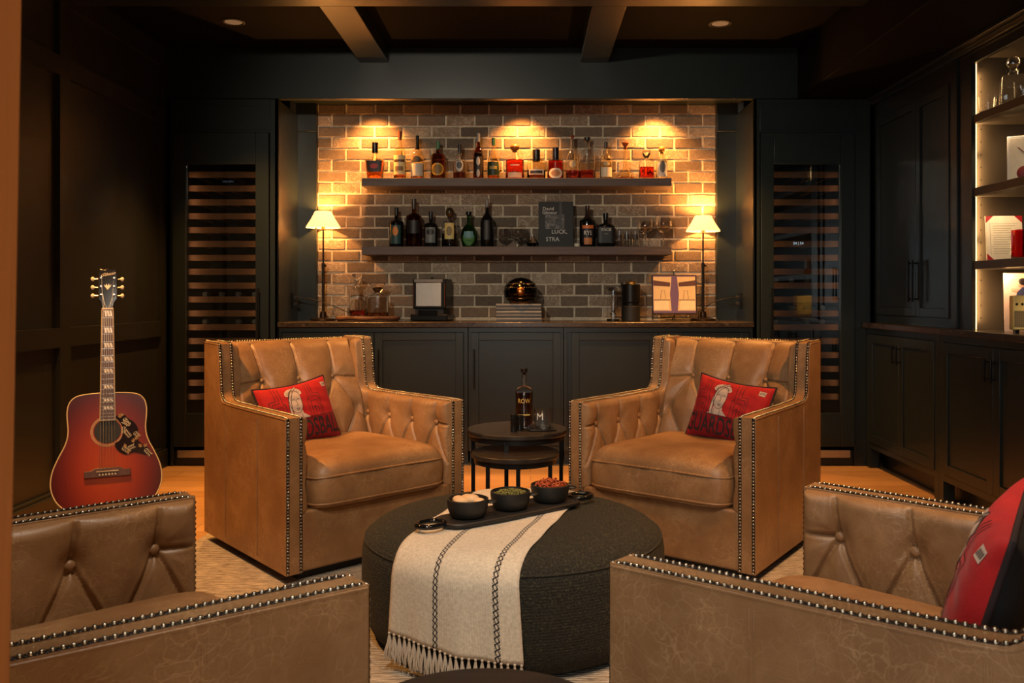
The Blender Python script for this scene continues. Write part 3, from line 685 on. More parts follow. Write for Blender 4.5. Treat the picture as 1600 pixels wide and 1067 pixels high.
# ------------------------------------------------------------------ cushions with printed cloth
def redcloth(name, c1, c2):
    n = NT(name); v = n.coord(); f = n.noise(v, 22, 4, .6); g = n.noise(v, 300, 2)
    n.base(n.ramp(f, [(.3, c1), (.7, c2)])); n.b.inputs['Roughness'].default_value = .75; n.b.inputs['Sheen Weight'].default_value = .08; n.b.inputs['Specular IOR Level'].default_value = .25; n.b.inputs['Sheen Roughness'].default_value = .4
    n.bump(g, .3, .002); return n.m
M['red'] = redcloth('red_plush', (.36, .010, .012), (.48, .018, .018)); M['darkred'] = redcloth('dark_red_plush', (.20, .005, .009), (.26, .008, .012))
M['print'] = simple('print_black', (.022, .010, .010), .8); M['printcream'] = simple('print_cream', (.55, .42, .34), .8)
def cushion(loc, rot, label, pw=.37, ph=.295):
    t = thing('throw_cushion', loc, label, 'cushion', 'red printed cushions on the armchairs'); t.rotation_euler = rot
    def prof(a, b):      # a,b in -1..1
        k = max(0, (1-abs(a)**2.6))*max(0, (1-abs(b)**2.6)); return .062*k**.42
    def pinch(a, b): return (a*(1-.06*(1-abs(b)**2)*0-.055*(b*b)*0)*(pw/2)*(1-.07*(1-b*b)*abs(a)**3), b*(ph/2)*(1-.12*(1-a*a)*abs(b)**3))
    def wrk(a, b): return .0022*math.sin(a*9+b*13)*math.sin(b*7-a*4)*(1-abs(a)**4)
    def S(a, b, off=0):
        x, z = pinch(a, b); return (x, -prof(a, b)-wrk(a, b)-off, z)
    m = MB(); m.grid(lambda i, j: S(2*i-1, 2*j-1), 56, 44); m.build('cover_front', 'red', t, smooth=80)
    m = MB(); m.grid(lambda i, j: (lambda p: (p[0], -p[1], p[2]))(S(2*i-1, 2*j-1)), 40, 32, flip=True); m.build('cover_back', 'blackmatte', t, smooth=80)
    m = MB(); pts = [S(a, b) for a, b in [(i/12-1, -1) for i in range(24)]+[(1, i/12-1) for i in range(24)]+[(1-i/12, 1) for i in range(24)]+[(-1, 1-i/12) for i in range(24)]]
    m.tube([(p[0], 0.0, p[2]) for p in pts], .0055, 8, closed=True); m.build('piping', 'print', t, smooth=80)
    def dec(x, z, off=.0012): a, b = x/.21, z/.16; return S(max(-.985, min(.985, a)), max(-.985, min(.985, b)), off)
    def fine(mb, poly, off, mi=0):     # polygon laid on the cloth, cut small so that it follows it
        bm = bmesh.new(); vs = [bm.verts.new((x, z, 0)) for x, z in poly]; f = bm.faces.new(vs); bmesh.ops.triangulate(bm, faces=[f])
        for _ in range(4): 
            es = [e for e in bm.edges if e.calc_length() > .014]
            if es: bmesh.ops.subdivide_edges(bm, edges=es, cuts=1, use_grid_fill=False); bmesh.ops.triangulate(bm, faces=bm.faces[:])
        bm.verts.index_update(); mb.add([dec(v.co.x, v.co.y, off) for v in bm.verts], [tuple(v.index for v in f.verts) for f in bm.faces], mi); bm.free()
    def line(mb, pts, w_=.0022, off=.0022, mi=0):
        P = resample([(x, z, 0) for x, z in pts]+[(pts[-1][0]+1e-5, pts[-1][1], 0)], .006); P = [p for p, _ in P]+[Vector((*pts[-1], 0))]
        for i in range(len(P)-1):
            a, b = P[i], P[i+1]; d = b-a
            if d.length < 1e-6: continue
            d.normalize(); n = Vector((-d.y, d.x, 0))*w_/2; a = a-d*w_*.3; b = b+d*w_*.3
            mb.add([dec(*(a-n).xy, off), dec(*(a+n).xy, off), dec(*(b+n).xy, off), dec(*(b-n).xy, off)], [(0, 1, 2, 3)], mi)
    # lower band and its lettering
    m = MB(); fine(m, [(-.20, -.152), (.20, -.152), (.20, -.035), (-.20, -.035)], .0008); m.build('print_band', 'darkred', t, smooth=80)
    tv, tf = text_geo('GUARDSBALL', .128, bold=.0022, res=3); bm = bmesh.new(); bv = [bm.verts.new((x*.53, y-.093, 0)) for x, y in tv]
    for f in tf:
        try: bm.faces.new([bv[i] for i in f])
        except ValueError: pass
    bmesh.ops.triangulate(bm, faces=bm.faces[:])
    for _ in range(3):
        es = [e for e in bm.edges if e.calc_length() > .012]
        if es: bmesh.ops.subdivide_edges(bm, edges=es, cuts=1); bmesh.ops.triangulate(bm, faces=bm.faces[:])
    bm.verts.index_update(); m = MB(); m.add([dec(v.co.x, v.co.y, .0022) for v in bm.verts], [tuple(v.index for v in f.verts) for f in bm.faces]); bm.free(); m.build('lettering', 'print', t, smooth=80)
    # statue-like head with curls, neck and shoulders
    m = MB(); hx = -.035
    head = catmull([(-.034, .065), (-.036, .035), (-.030, .005), (-.012, -.014), (.008, -.014), (.024, .002), (.032, .035), (.032, .07), (.020, .095), (-.018, .095)], 4, True)
    fine(m, [(hx+x, z+.012) for x, z in head], .0016)
    fine(m, [(hx-.026, .02), (hx-.028, -.035), (hx+.026, -.035), (hx+.022, .02)], .0014)
    fine(m, [(hx-.028, -.014), (hx-.058, -.035), (hx+.058, -.035), (hx+.026, -.010)], .0013)
    for k in range(9):
        a = PI*(k+.2)/8.4; cx_, cz_ = hx+.036*math.cos(a), .094+.022*math.sin(a)
        fine(m, [(cx_+.013*math.cos(q*PI/4), cz_+.012*math.sin(q*PI/4)) for q in range(8)], .0018)
    # banner sweeping past the head
    arc = [(-.078, -.035), (-.080, .02), (-.068, .075), (-.042, .115), (-.012, .135)]
    arc2 = [(-.006, .128), (-.034, .105), (-.056, .070), (-.066, .02), (-.064, -.035)]
    fine(m, catmull(arc, 4)+catmull(arc2, 4), .0012)
    fine(m, [(.150, .128), (.152, .104), (.182, .102), (.186, .126)], .0014)
    m.build('print_figure', 'printcream', t, smooth=80)
    m = MB()
    line(m, [(hx+x, z+.012) for x, z in head]+[(hx-.034, .077)], .0026)
    line(m, catmull(arc, 4), .003); line(m, catmull(arc2, 4), .003)
    for p in ([(hx-.020, .062), (hx-.010, .066), (hx-.004, .060)], [(hx+.008, .060), (hx+.016, .066), (hx+.025, .061)], [(hx+.002, .06), (hx+.005, .036), (hx-.003, .032)],
              [(hx-.008, .016), (hx+.002, .019), (hx+.011, .015)], [(hx-.005, .010), (hx+.006, .010)], [(hx-.020, -.005), (hx-.022, -.035)], [(hx+.014, -.008), (hx+.014, -.035)]): line(m, p, .0024)
    for k in range(8):
        a = PI*(k+.6)/8.4; line(m, [(hx+.028*math.cos(a), .088+.014*math.sin(a)), (hx+.040*math.cos(a+.2), .094+.024*math.sin(a+.2))], .0022)
    for s in (1, -1):
        o = .03 if s > 0 else -.095
        for q in ([(0, -.035), (0, .05), (.012, .05), (.012, .14)], [(.018, -.035), (.018, .04), (.055, .04), (.055, -.035)], [(.028, .14), (.028, .062), (.068, .062), (.068, -.035)], [(.036, -.035), (.036, .012)],
                  [(.024, .0), (.036, .014), (.049, 0)], [(.044, .14), (.044, .075), (.080, .075), (.080, .06), (.076, -.035)]):
            line(m, [((x if s > 0 else -x)+o, z) for x, z in q if abs((x if s > 0 else -x)+o) < .19], .0028, .0011)
    for k in range(4): line(m, [(.157+k*.007, .110), (.159+k*.007, .121)], .003, .0024)
    line(m, [(-.19, -.035), (.19, -.035)], .0026)
    m.build('print_lines', 'print', t, smooth=80)
    return t
def chair_pt(i, u, v, z):
    (X, Y, Z), th, _ = CH[i]; return (X+u*math.cos(th)-v*math.sin(th), Y+u*math.sin(th)+v*math.cos(th), Z+z)
cushion(chair_pt(0, -.118, .485, .575), (math.radians(-20), math.radians(-6), CH[0][1]+.10), 'red printed cushion on the left armchair by the guitar')
cushion(chair_pt(1, .105, .485, .580), (math.radians(-18), math.radians(7), CH[1][1]-.05), 'red printed cushion on the right armchair by the nesting tables')
cushion(chair_pt(3, .03, .51, .590), (math.radians(-16), math.radians(4), CH[3][1]+.14), 'red printed cushion in the foreground, cut by the right edge of the picture', .42, .34)

# ------------------------------------------------------------------ ottoman
OX, OY, OR = -.057, 2.925, .505
OPROF = [(.0, .370), (.2, .3695), (.36, .366), (.42, .360), (.455, .350), (.480, .334), (.496, .312), (.503, .285), (.505, .24), (.505, .18), (.501, .12), (.492, .07), (.474, .034), (.45, .016)]
OP = catmull(OPROF, 4)
t = thing('ottoman', (OX, OY, 0), 'large round charcoal boucle ottoman in the middle of the armchairs', 'ottoman')
m = MB(); m.lathe([(r, z) for r, z in reversed(OP)][:-1]+[(.001, .370)], seg=96); m.build('upholstery', 'boucle', t, smooth=60)
m = MB(); m.tube([(.4945*math.cos(2*PI*k/96), .4945*math.sin(2*PI*k/96), .318) for k in range(96)], .0035, 6, closed=True); m.build('seam', 'boucle', t, smooth=80)
m = MB(); m.lathe([(.40, RZ), (.40, .020)], seg=48); m.build('base', 'blackmatte', t)

# throw blanket
def blanketm():
    n = NT('cream_woven_throw'); uv = n.t.nodes.new('ShaderNodeUVMap'); uv.uv_map = 'uv'
    sp = n.t.nodes.new('ShaderNodeSeparateXYZ'); n.l(uv.outputs[0], sp.inputs[0]); x, y = sp.outputs[0], sp.outputs[1]
    masks = []
    for c in (-.042, .135):
        dx = n.math('SUBTRACT', x, c); sn = n.math('MULTIPLY', n.math('SINE', n.math('MULTIPLY', y, 2*PI/.036)), .0062)
        a = n.math('ABSOLUTE', n.math('SUBTRACT', dx, sn)); b = n.math('ABSOLUTE', n.math('ADD', dx, sn))
        mk = n.math('LESS_THAN', n.math('MINIMUM', a, b), .0024)
        e = n.math('LESS_THAN', n.math('ABSOLUTE', n.math('SUBTRACT', n.math('ABSOLUTE', dx), .0068)), .0013)
        e = n.math('MULTIPLY', e, n.math('LESS_THAN', n.math('ABSOLUTE', n.math('SINE', n.math('MULTIPLY', y, PI/.009))), .55))
        masks.append(n.math('MAXIMUM', mk, e))
    mk = n.math('MAXIMUM', masks[0], masks[1]); v = n.coord(); f = n.noise(v, 120, 3)
    n.base(n.mix(mk, n.ramp(f, [(.3, (.50, .44, .35)), (.7, (.66, .59, .48))]), (.02, .018, .02)))
    n.b.inputs['Roughness'].default_value = .92; n.b.inputs['Sheen Weight'].default_value = .2
    wv = n.n('ShaderNodeTexWave'); wv.inputs['Scale'].default_value = 110; wv.inputs['Distortion'].default_value = 2; n.l(uv.outputs[0], wv.inputs['Vector'])
    n.bump(n.math('ADD', wv.outputs[1], f), .35, .003); return n.m
M['throw'] = blanketm()
D_ = Vector((-.28, -.96)); D_.normalize(); N_ = Vector((.96, -.28)); N_.normalize()
NOFF = -.036; HWB = .200
def blanket_curve(tt, drop):
    n0 = NOFF+tt; pts = []      # along a (signed, positive to the front) on the top, then hanging
    prof = [(r, z) for r, z in OP if z >= .24]
    side = [(math.sqrt(r*r-n0*n0), z+.005) for r, z in prof if r > abs(n0)+.002]
    a0 = .47-.06*(tt/HWB); back = []
    amax = [a for a, z in side if z > .345][-1]
    zc = side[0][1]; pts = [(-min(a0, amax), None)]
    k = 14; A0 = -min(a0, amax)
    def ztop(a):
        a = abs(a)
        if a <= side[0][0]: return side[0][1]
        for (p, z), (q, y) in zip(side, side[1:]):
            if p <= a <= q: return z+(y-z)*(a-p)/max(1e-9, q-p)
        return side[-1][1]
    pts = [(A0+(side[0][0]-A0)*i/k, ztop(A0+(side[0][0]-A0)*i/k)) for i in range(k)]+[(a, z) for a, z in side]
    pts = [(a+.006*max(0, min(1, (.36-z)/.06)), z) for a, z in pts]
    a_, z_ = pts[-1]
    while z_ > drop: z_ -= .02; a_ += .0004; pts.append((a_, max(z_, drop)))
    return pts, n0
NT_, NS_ = 30, 80
def blanket_pt(i, j, lift=0):
    tt = -HWB+2*HWB*i/NT_; drop = .120-.040*(i/NT_)
    pts, n0 = blanket_curve(tt, drop)
    ls = [0]
    for (a, z), (b, y) in zip(pts, pts[1:]): ls.append(ls[-1]+math.hypot(b-a, y-z))
    s = ls[-1]*j/NS_; k = 0
    while k < len(ls)-2 and ls[k+1] < s: k += 1
    f = (s-ls[k])/max(1e-9, ls[k+1]-ls[k]); a = pts[k][0]+(pts[k+1][0]-pts[k][0])*f; z = pts[k][1]+(pts[k+1][1]-pts[k][1])*f
    hang = max(0, min(1, (.33-z)/.25))
    a += hang*(.006+.006*math.sin(tt*26+1)+.004*math.sin(tt*55)); n0 = n0+hang*(.012*(tt/HWB)+.006)
    if hang == 0: z += .0016+.0016*math.sin(a*30+tt*17)
    p = Vector((OX, OY))+D_*a+N_*n0
    return (p.x, p.y, z+lift), (tt, s)
m = MB(); uvs = []; vs = []; fs = []
for j in range(NS_+1):
    for i in range(NT_+1):
        p, q = blanket_pt(i, j); vs.append(p); uvs.append(q)
for j in range(NS_):
    for i in range(NT_): fs.append((j*(NT_+1)+i, j*(NT_+1)+i+1, (j+1)*(NT_+1)+i+1, (j+1)*(NT_+1)+i))
m.add(vs, fs)
bt_ = thing('throw_blanket', (OX, OY, .37), 'cream throw with two black diamond stripes and a fringe, draped over the ottoman', 'blanket')
B = lambda f: f.warp(lambda x, y, z: (x-OX, y-OY, z-.37))
B(m); cl = m.build('cloth', 'throw', bt_, smooth=80, recalc=False)
uvl = cl.data.uv_layers.new(name='uv')
for lp in cl.data.loops: uvl.data[lp.index].uv = uvs[lp.vertex_index]
sd = cl.modifiers.new('thick', 'SOLIDIFY'); sd.thickness = .003; sd.offset = 1
M['fringe'] = simple('fringe_yarn', (.50, .44, .36), .95)
rn = random.Random(11)
for k in range(24):
    i = (k+.3)/23.6*NT_; i0 = min(NT_, i); (p, _), (q, _) = blanket_pt(i0, NS_), blanket_pt(i0, NS_-2)
    p = Vector(p); out = Vector((D_.x, D_.y, 0)); m = MB(); m.sphere(tuple(p+out*.002), .0042, 8)
    ln_ = .078+rn.uniform(-.006, .006)
    for s in range(13):
        a = s*2*PI/13+rn.random(); r = .0055+.003*rn.random(); sp_ = rn.uniform(.7, 1.4)
        e = Vector((N_.x, N_.y, 0))*math.cos(a)*r*sp_+out*math.sin(a)*r*.8
        le = max(.02, min(ln_+rn.uniform(-.01, .004), p.z-.016))
        m.tube([tuple(p+out*.002), tuple(p+e*.6+Vector((0, 0, -le*.35))), tuple(p+e*(1.5)+Vector((0, 0, -le*.7))+out*.003), tuple(p+e*1.6+Vector((N_.x*rn.uniform(-.004, .004), 0, -le)))], [.0021, .0022, .0021, .0015], 5)
    B(m); m.build('tassel', 'fringe', bt_, smooth=80)

# tray with three bowls
TA = math.radians(38); TC = (-.068, 2.905)
def tz(x, y): return 0
M['board'] = woodm('black_stained_board', (.008, .007, .007), (.018, .016, .015), 'x', .5)
t = thing('serving_board', (TC[0], TC[1], .381), 'long black serving board with ring handles lying on the throw', 'serving board'); t.rotation_euler = (0, 0, TA)
out = []
for sgn in (1, -1):
    out += [(sgn*x, sgn*y) for x, y in [(.275, -.035), (.262, -.062), (.235, -.075), (0, -.078), (-.235, -.075), (-.262, -.062), (-.275, -.035)]] if sgn < 0 else []
half = [(-.275, -.03), (-.258, -.060), (-.23, -.073), (-.1, -.078), (.1, -.078), (.23, -.073), (.258, -.060), (.275, -.03)]
poly = half+[(x, -y) for x, y in reversed(half)]
m = MB(); m.prism(poly, lambda a, b, d: (a, b, d), 0, .014); m.build('board', 'board', t, bevel=.004)
for s in (-1, 1):
    m = MB(); m.tube([(s*.312+.046*math.cos(2*PI*k/24), .036*math.sin(2*PI*k/24), .012) for k in range(24)], .0085, 10, closed=True); m.build('handle', 'blackglass', t, smooth=80)
M['iron'] = simple('cast_iron_bowl', (.011, .0105, .009), .55)
def bowl(d, label):
    p = Vector((TC[0], TC[1]))+Vector((math.cos(TA), math.sin(TA)))*d
    t = thing('snack_bowl', (p.x, p.y, .3955), label, 'bowl', 'black snack bowls on the board'); t.rotation_euler = (0, 0, TA-.45)
    m = MB(); m.lathe([(.001, 0), (.047, 0), (.056, .006), (.064, .025), (.067, .045), (.067, .058), (.062, .060), (.060, .045), (.050, .014), (.001, .009)], seg=40); m.build('bowl', 'iron', t, smooth=50)
    m = MB(); m.lathe([(.016, -.003), (.018, 0), (.016, .003)], seg=16); m.warp(lambda x, y, z: (.078+x, y, .044+z)); m.build('ear_handle', 'iron', t)
    return p
p1 = bowl(-.172, 'black bowl of pale crackers, leftmost on the board'); p2 = bowl(0, 'black bowl of green seeds in the middle of the board'); p3 = bowl(.172, 'black bowl heaped with red-brown spiced nuts, rightmost on the board')
M['cracker'] = simple('pale_cracker', (.72, .47, .25), .7); M['seed'] = simple('green_seed', (.14, .13, .028), .5); M['nut'] = simple('spiced_nut', (.33, .06, .02), .35)
for k, (dx, dy, r) in enumerate(((-.020, -.008, .026), (.012, .004, .027), (.038, -.012, .020), (-.004, .03, .024), (-.032, .022, .02))):
    m = MB(); m.sphere((0, 0, 0), r, 16, sz=.62); o = m.build('cheese_puff', 'cracker', smooth=80); o.location = (p1.x+dx, p1.y+dy, .3955+.050+(.004 if k == 1 else 0)); tag(o, 'pale round bite in the left black bowl, %s' % ['front left and large', 'in the centre', 'small one at the right', 'at the back', 'small one at the back left'][k], 'snack', 'pale bites in the left bowl')
m = MB()
for k in range(260):
    a, r = rn.uniform(0, 2*PI), .056*math.sqrt(rn.random()); m.sphere((r*math.cos(a), r*math.sin(a), .045+.012*(1-(r/.056)**2)+rn.uniform(0, .006)), .0045, 6, sx=rn.uniform(.8, 1.5), sy=rn.uniform(.7, 1.2), sz=.7)
m.warp(lambda x, y, z: (x+p2.x, y+p2.y, z+.3955)); tag(m.build('pumpkin_seeds', 'seed', smooth=80), 'heap of small green seeds filling the middle bowl', 'seeds', kind='stuff')
m = MB()
for k in range(110):
    a, r = rn.uniform(0, 2*PI), .054*math.sqrt(rn.random()); c = Vector((r*math.cos(a), r*math.sin(a), .046+.02*(1-(r/.056)**2)+rn.uniform(0, .008))); q = rn.uniform(0, 2*PI); R_ = rn.uniform(.006, .010)
    e1 = Vector((math.cos(q), math.sin(q), rn.uniform(-.6, .6))).normalized(); e2 = e1.cross(Vector((rn.uniform(-1, 1), rn.uniform(-1, 1), 1))).normalized()
    m.tube([tuple(c+e1*R_*math.cos(g)+e2*R_*math.sin(g)) for g in [i*.75 for i in range(7)]], .0026, 5)
m.warp(lambda x, y, z: (x+p3.x, y+p3.y, z+.3955)); tag(m.build('spiced_nuts', 'nut', smooth=80), 'heap of curled red-brown nuts filling the right bowl', 'nuts', kind='stuff')

# ------------------------------------------------------------------ nesting tables
M['tabletop'] = woodm('black_oak', (.012, .010, .009), (.026, .021, .018), 'x', .35)
def side_table(x, y, z, R_, angs, label, group='round black side tables'):
    t = thing('side_table', (x, y, 0), label, 'side table', group); fz = 0 if y > 4.3 else RZ
    m = MB(); m.lathe([(R_-.004, z-.022), (R_, z-.018), (R_, z-.003), (R_-.003, z)], seg=64); m.build('table_top', 'tabletop', t)
    m = MB(); m.lathe([(R_-.03, z-.045), (R_-.012, z-.045), (R_-.012, z-.022), (R_-.03, z-.022)], seg=48, caps=(False, False)); m.build('apron_ring', 'black', t)
    for a in angs:
        a = math.radians(a); c, s = (R_-.022)*math.cos(a), (R_-.022)*math.sin(a); m = MB(); m.box(c-.009, c+.009, s-.009, s+.009, fz, z-.03); m.build('leg', 'black', t)
TZ = .492
side_table(-.063, 4.03, TZ, .232, (170, 258, 10), 'taller round black nesting table holding the whiskey bottle')
side_table(-.068, 3.86, .415, .196, (228, 275, -28), 'lower round black nesting table tucked under the taller one')
side_table(-.075, 1.31, .45, .225, (0, 90, 180, 270), 'round black side table cut by the bottom edge of the picture')

# ------------------------------------------------------------------ bottles and glassware
def label_patch(mb, prof, z0, z1, ang, sq, dr, off=.0006, nu=10, nv=4, cz=0, rot=0, round_=False):
    def f(a, b):
        x, y = 2*a-1, 2*b-1
        if round_:
            x, y = x*math.sqrt(1-y*y/2), y*math.sqrt(1-x*x/2)
        th = -PI/2+x*ang; z = (z0+z1)/2+y*(z1-z0)/2; r = lerp_prof(prof, z)
        c, s = math.cos(th), math.sin(th); k = (abs(c)**(2+sq)+abs(s)**(2+sq))**(-1/(2+sq)) if sq else 1
        return (r*k*c*(1+off/max(r, .01)), r*k*s*dr*(1+off/max(r, .01))-off*.5, z)
    mb.grid(f, nu, nv)
COLS = {}
def cm(c, rough=.5, metal=0):
    k = (c, rough, metal)
    if k not in COLS: COLS[k] = simple('label_%s' % len(COLS), lin(c), rough, metal)
    return COLS[k]
CUT = lambda prof, z: [(r, q) for r, q in prof if q < z]+[(lerp_prof(prof, z), z)]
def bottle(loc, w_, h, shape, glass, liquid, level, labels, cap, label, cat='bottle', group=None, sq=0, dr=1, text=None, name='whiskey_bottle'):
    t = thing(name, loc, label, cat, group); r = w_/2
    shapes = {      # (r fraction, z fraction)
     'tall': [(.0, 0), (.9, 0), (1, .02), (1, .52), (.93, .58), (.65, .64), (.34, .69), (.27, .74), (.25, .93), (.25, .96)],
     'slim': [(.0, 0), (.9, 0), (1, .015), (1, .50), (.96, .56), (.72, .64), (.42, .70), (.30, .76), (.27, .95)],
     'shoulder': [(.0, 0), (.92, 0), (1, .02), (1, .60), (.95, .64), (.70, .68), (.34, .70), (.27, .73), (.26, .92)],
     'drop': [(.0, 0), (.8, 0), (.9, .02), (1, .22), (.97, .38), (.80, .52), (.50, .62), (.30, .70), (.24, .78), (.24, .95)],
     'squat': [(.0, 0), (.93, 0), (1, .03), (1, .45), (.95, .53), (.75, .60), (.42, .645), (.26, .68), (.24, .88)],
     'wedge': [(.0, 0), (.72, 0), (.78, .02), (1, .50), (.98, .54), (.60, .58), (.33, .62), (.28, .68), (.28, .85)],
     'round': [(.0, 0), (.6, 0), (.7, .02), (.95, .18), (1, .32), (.92, .46), (.65, .57), (.34, .64), (.25, .70), (.24, .90)],
     'conic': [(.0, 0), (.97, 0), (1, .03), (.98, .08), (.60, .20), (.28, .32), (.22, .45), (.20, .88)],
     'jar': [(.0, 0), (.96, 0), (1, .015), (1, .60), (.94, .635), (.45, .66), (.36, .68), (.36, .74)],
     'cyl': [(.0, 0), (.94, 0), (1, .02), (1, .55), (.90, .60), (.5, .66), (.38, .70), (.36, .80)]}
    pr = [(max(.0008, a*r), b*h) for a, b in shapes[shape]]
    sqf = (lambda rr, z: sq if z < .62*h and rr > .3*r else 0) if sq else 0
    solid = liquid is None
    m = MB()
    if solid: m.lathe(pr, seg=28, sq=sqf, dr=1, caps=(True, True)); 
    else:
        th = min(.0026, r*.1); inn = [(max(.0006, a-th), max(z, th*2.2)) for a, z in pr]
        inn = [(a, z) for a, z in inn if z >= th*2.2]
        m.lathe(pr+inn[::-1], seg=28, sq=sqf, caps=(False, False))
    if dr != 1: m.warp(lambda x, y, z: (x, y*(dr+(1-dr)*max(0, min(1, (z/h-.6)*8))), z))
    g = m.build('glass', glass, t, smooth=50)
    if not solid:
        lv = level*h; ip = [(max(.0006, a-th-.0004), max(z, th*2.4)) for a, z in pr if z < lv]; ip += [(max(.0006, lerp_prof(pr, lv)-th-.0004), lv)]
        m = MB(); m.lathe(ip, seg=28, sq=sqf)
        if dr != 1: m.warp(lambda x, y, z: (x, y*(dr+(1-dr)*max(0, min(1, (z/h-.6)*8))), z))
        m.build('liquid', liquid, t, smooth=50)
    for lb in labels:
        z0, z1, ang, c = lb[:4]; rd = len(lb) > 4 and lb[4] == 'o'
        m = MB(); label_patch(m, pr, z0*h, z1*h, ang, sq if z1 < .62 else 0, dr, round_=rd, off=.0007+.0004*labels.index(lb)); m.build('label', cm(c), t, smooth=60)
    if text:
        for body, size, z, c in text:
            m = MB(); R_ = lerp_prof(pr, z*h)
            if sq: add_text(m, body, size, lambda x, y: (x, -R_*dr-.0022, z*h+y), sx=.8)
            else: add_text(m, body, size, lambda x, y: ((R_+.0022)*math.sin(x/R_), -(R_+.0022)*math.cos(x/R_), z*h+y), sx=.8)
            m.build('lettering', cm(c), t, smooth=0)
    ct, cc = cap; topz, topr = pr[-1][1], pr[-1][0]; m = MB()
    if ct == 'cap': m.lathe([(topr*1.12, topz-.13*h), (topr*1.15, topz-.12*h), (topr*1.15, h), (topr*.9, h*1.002)], seg=18)
    elif ct == 'foil': m.lathe([(lerp_prof(pr, .69*h)*1.06, .69*h), (topr*1.1, .76*h), (topr*1.12, h), (topr*.9, h*1.002)], seg=18)
    elif ct == 'stop': m.lathe([(topr*.7, topz-.02*h), (topr*.75, topz), (topr*1.45, topz+.004), (topr*1.5, h), (topr*1.3, h*1.004)], seg=20)
    elif ct == 'ball': m.lathe([(topr*.7, topz-.03*h), (topr*.8, topz)]+[(max(.0008, topr*1.5*math.sin(PI*k/8)), topz+(h-topz)*(1-math.cos(PI*k/8))/2) for k in range(1, 8)]+[(.0008, h)], seg=20)
    elif ct == 'disc': m.lathe([(topr*.7, topz-.06*h), (topr*.8, topz+.01*h), (topr*1.0, topz+.03*h), (topr*2.0, h*.985), (topr*1.9, h)], seg=24)
    if ct != 'none': m.build('stopper' if ct in ('stop', 'ball', 'disc') else 'cap', cc if isinstance(cc, str) else cm(cc, .3), t, smooth=50)
    return t
K = (12, 12, 12); GD = (190, 150, 70)
yb = 6.035; sb = F/yb
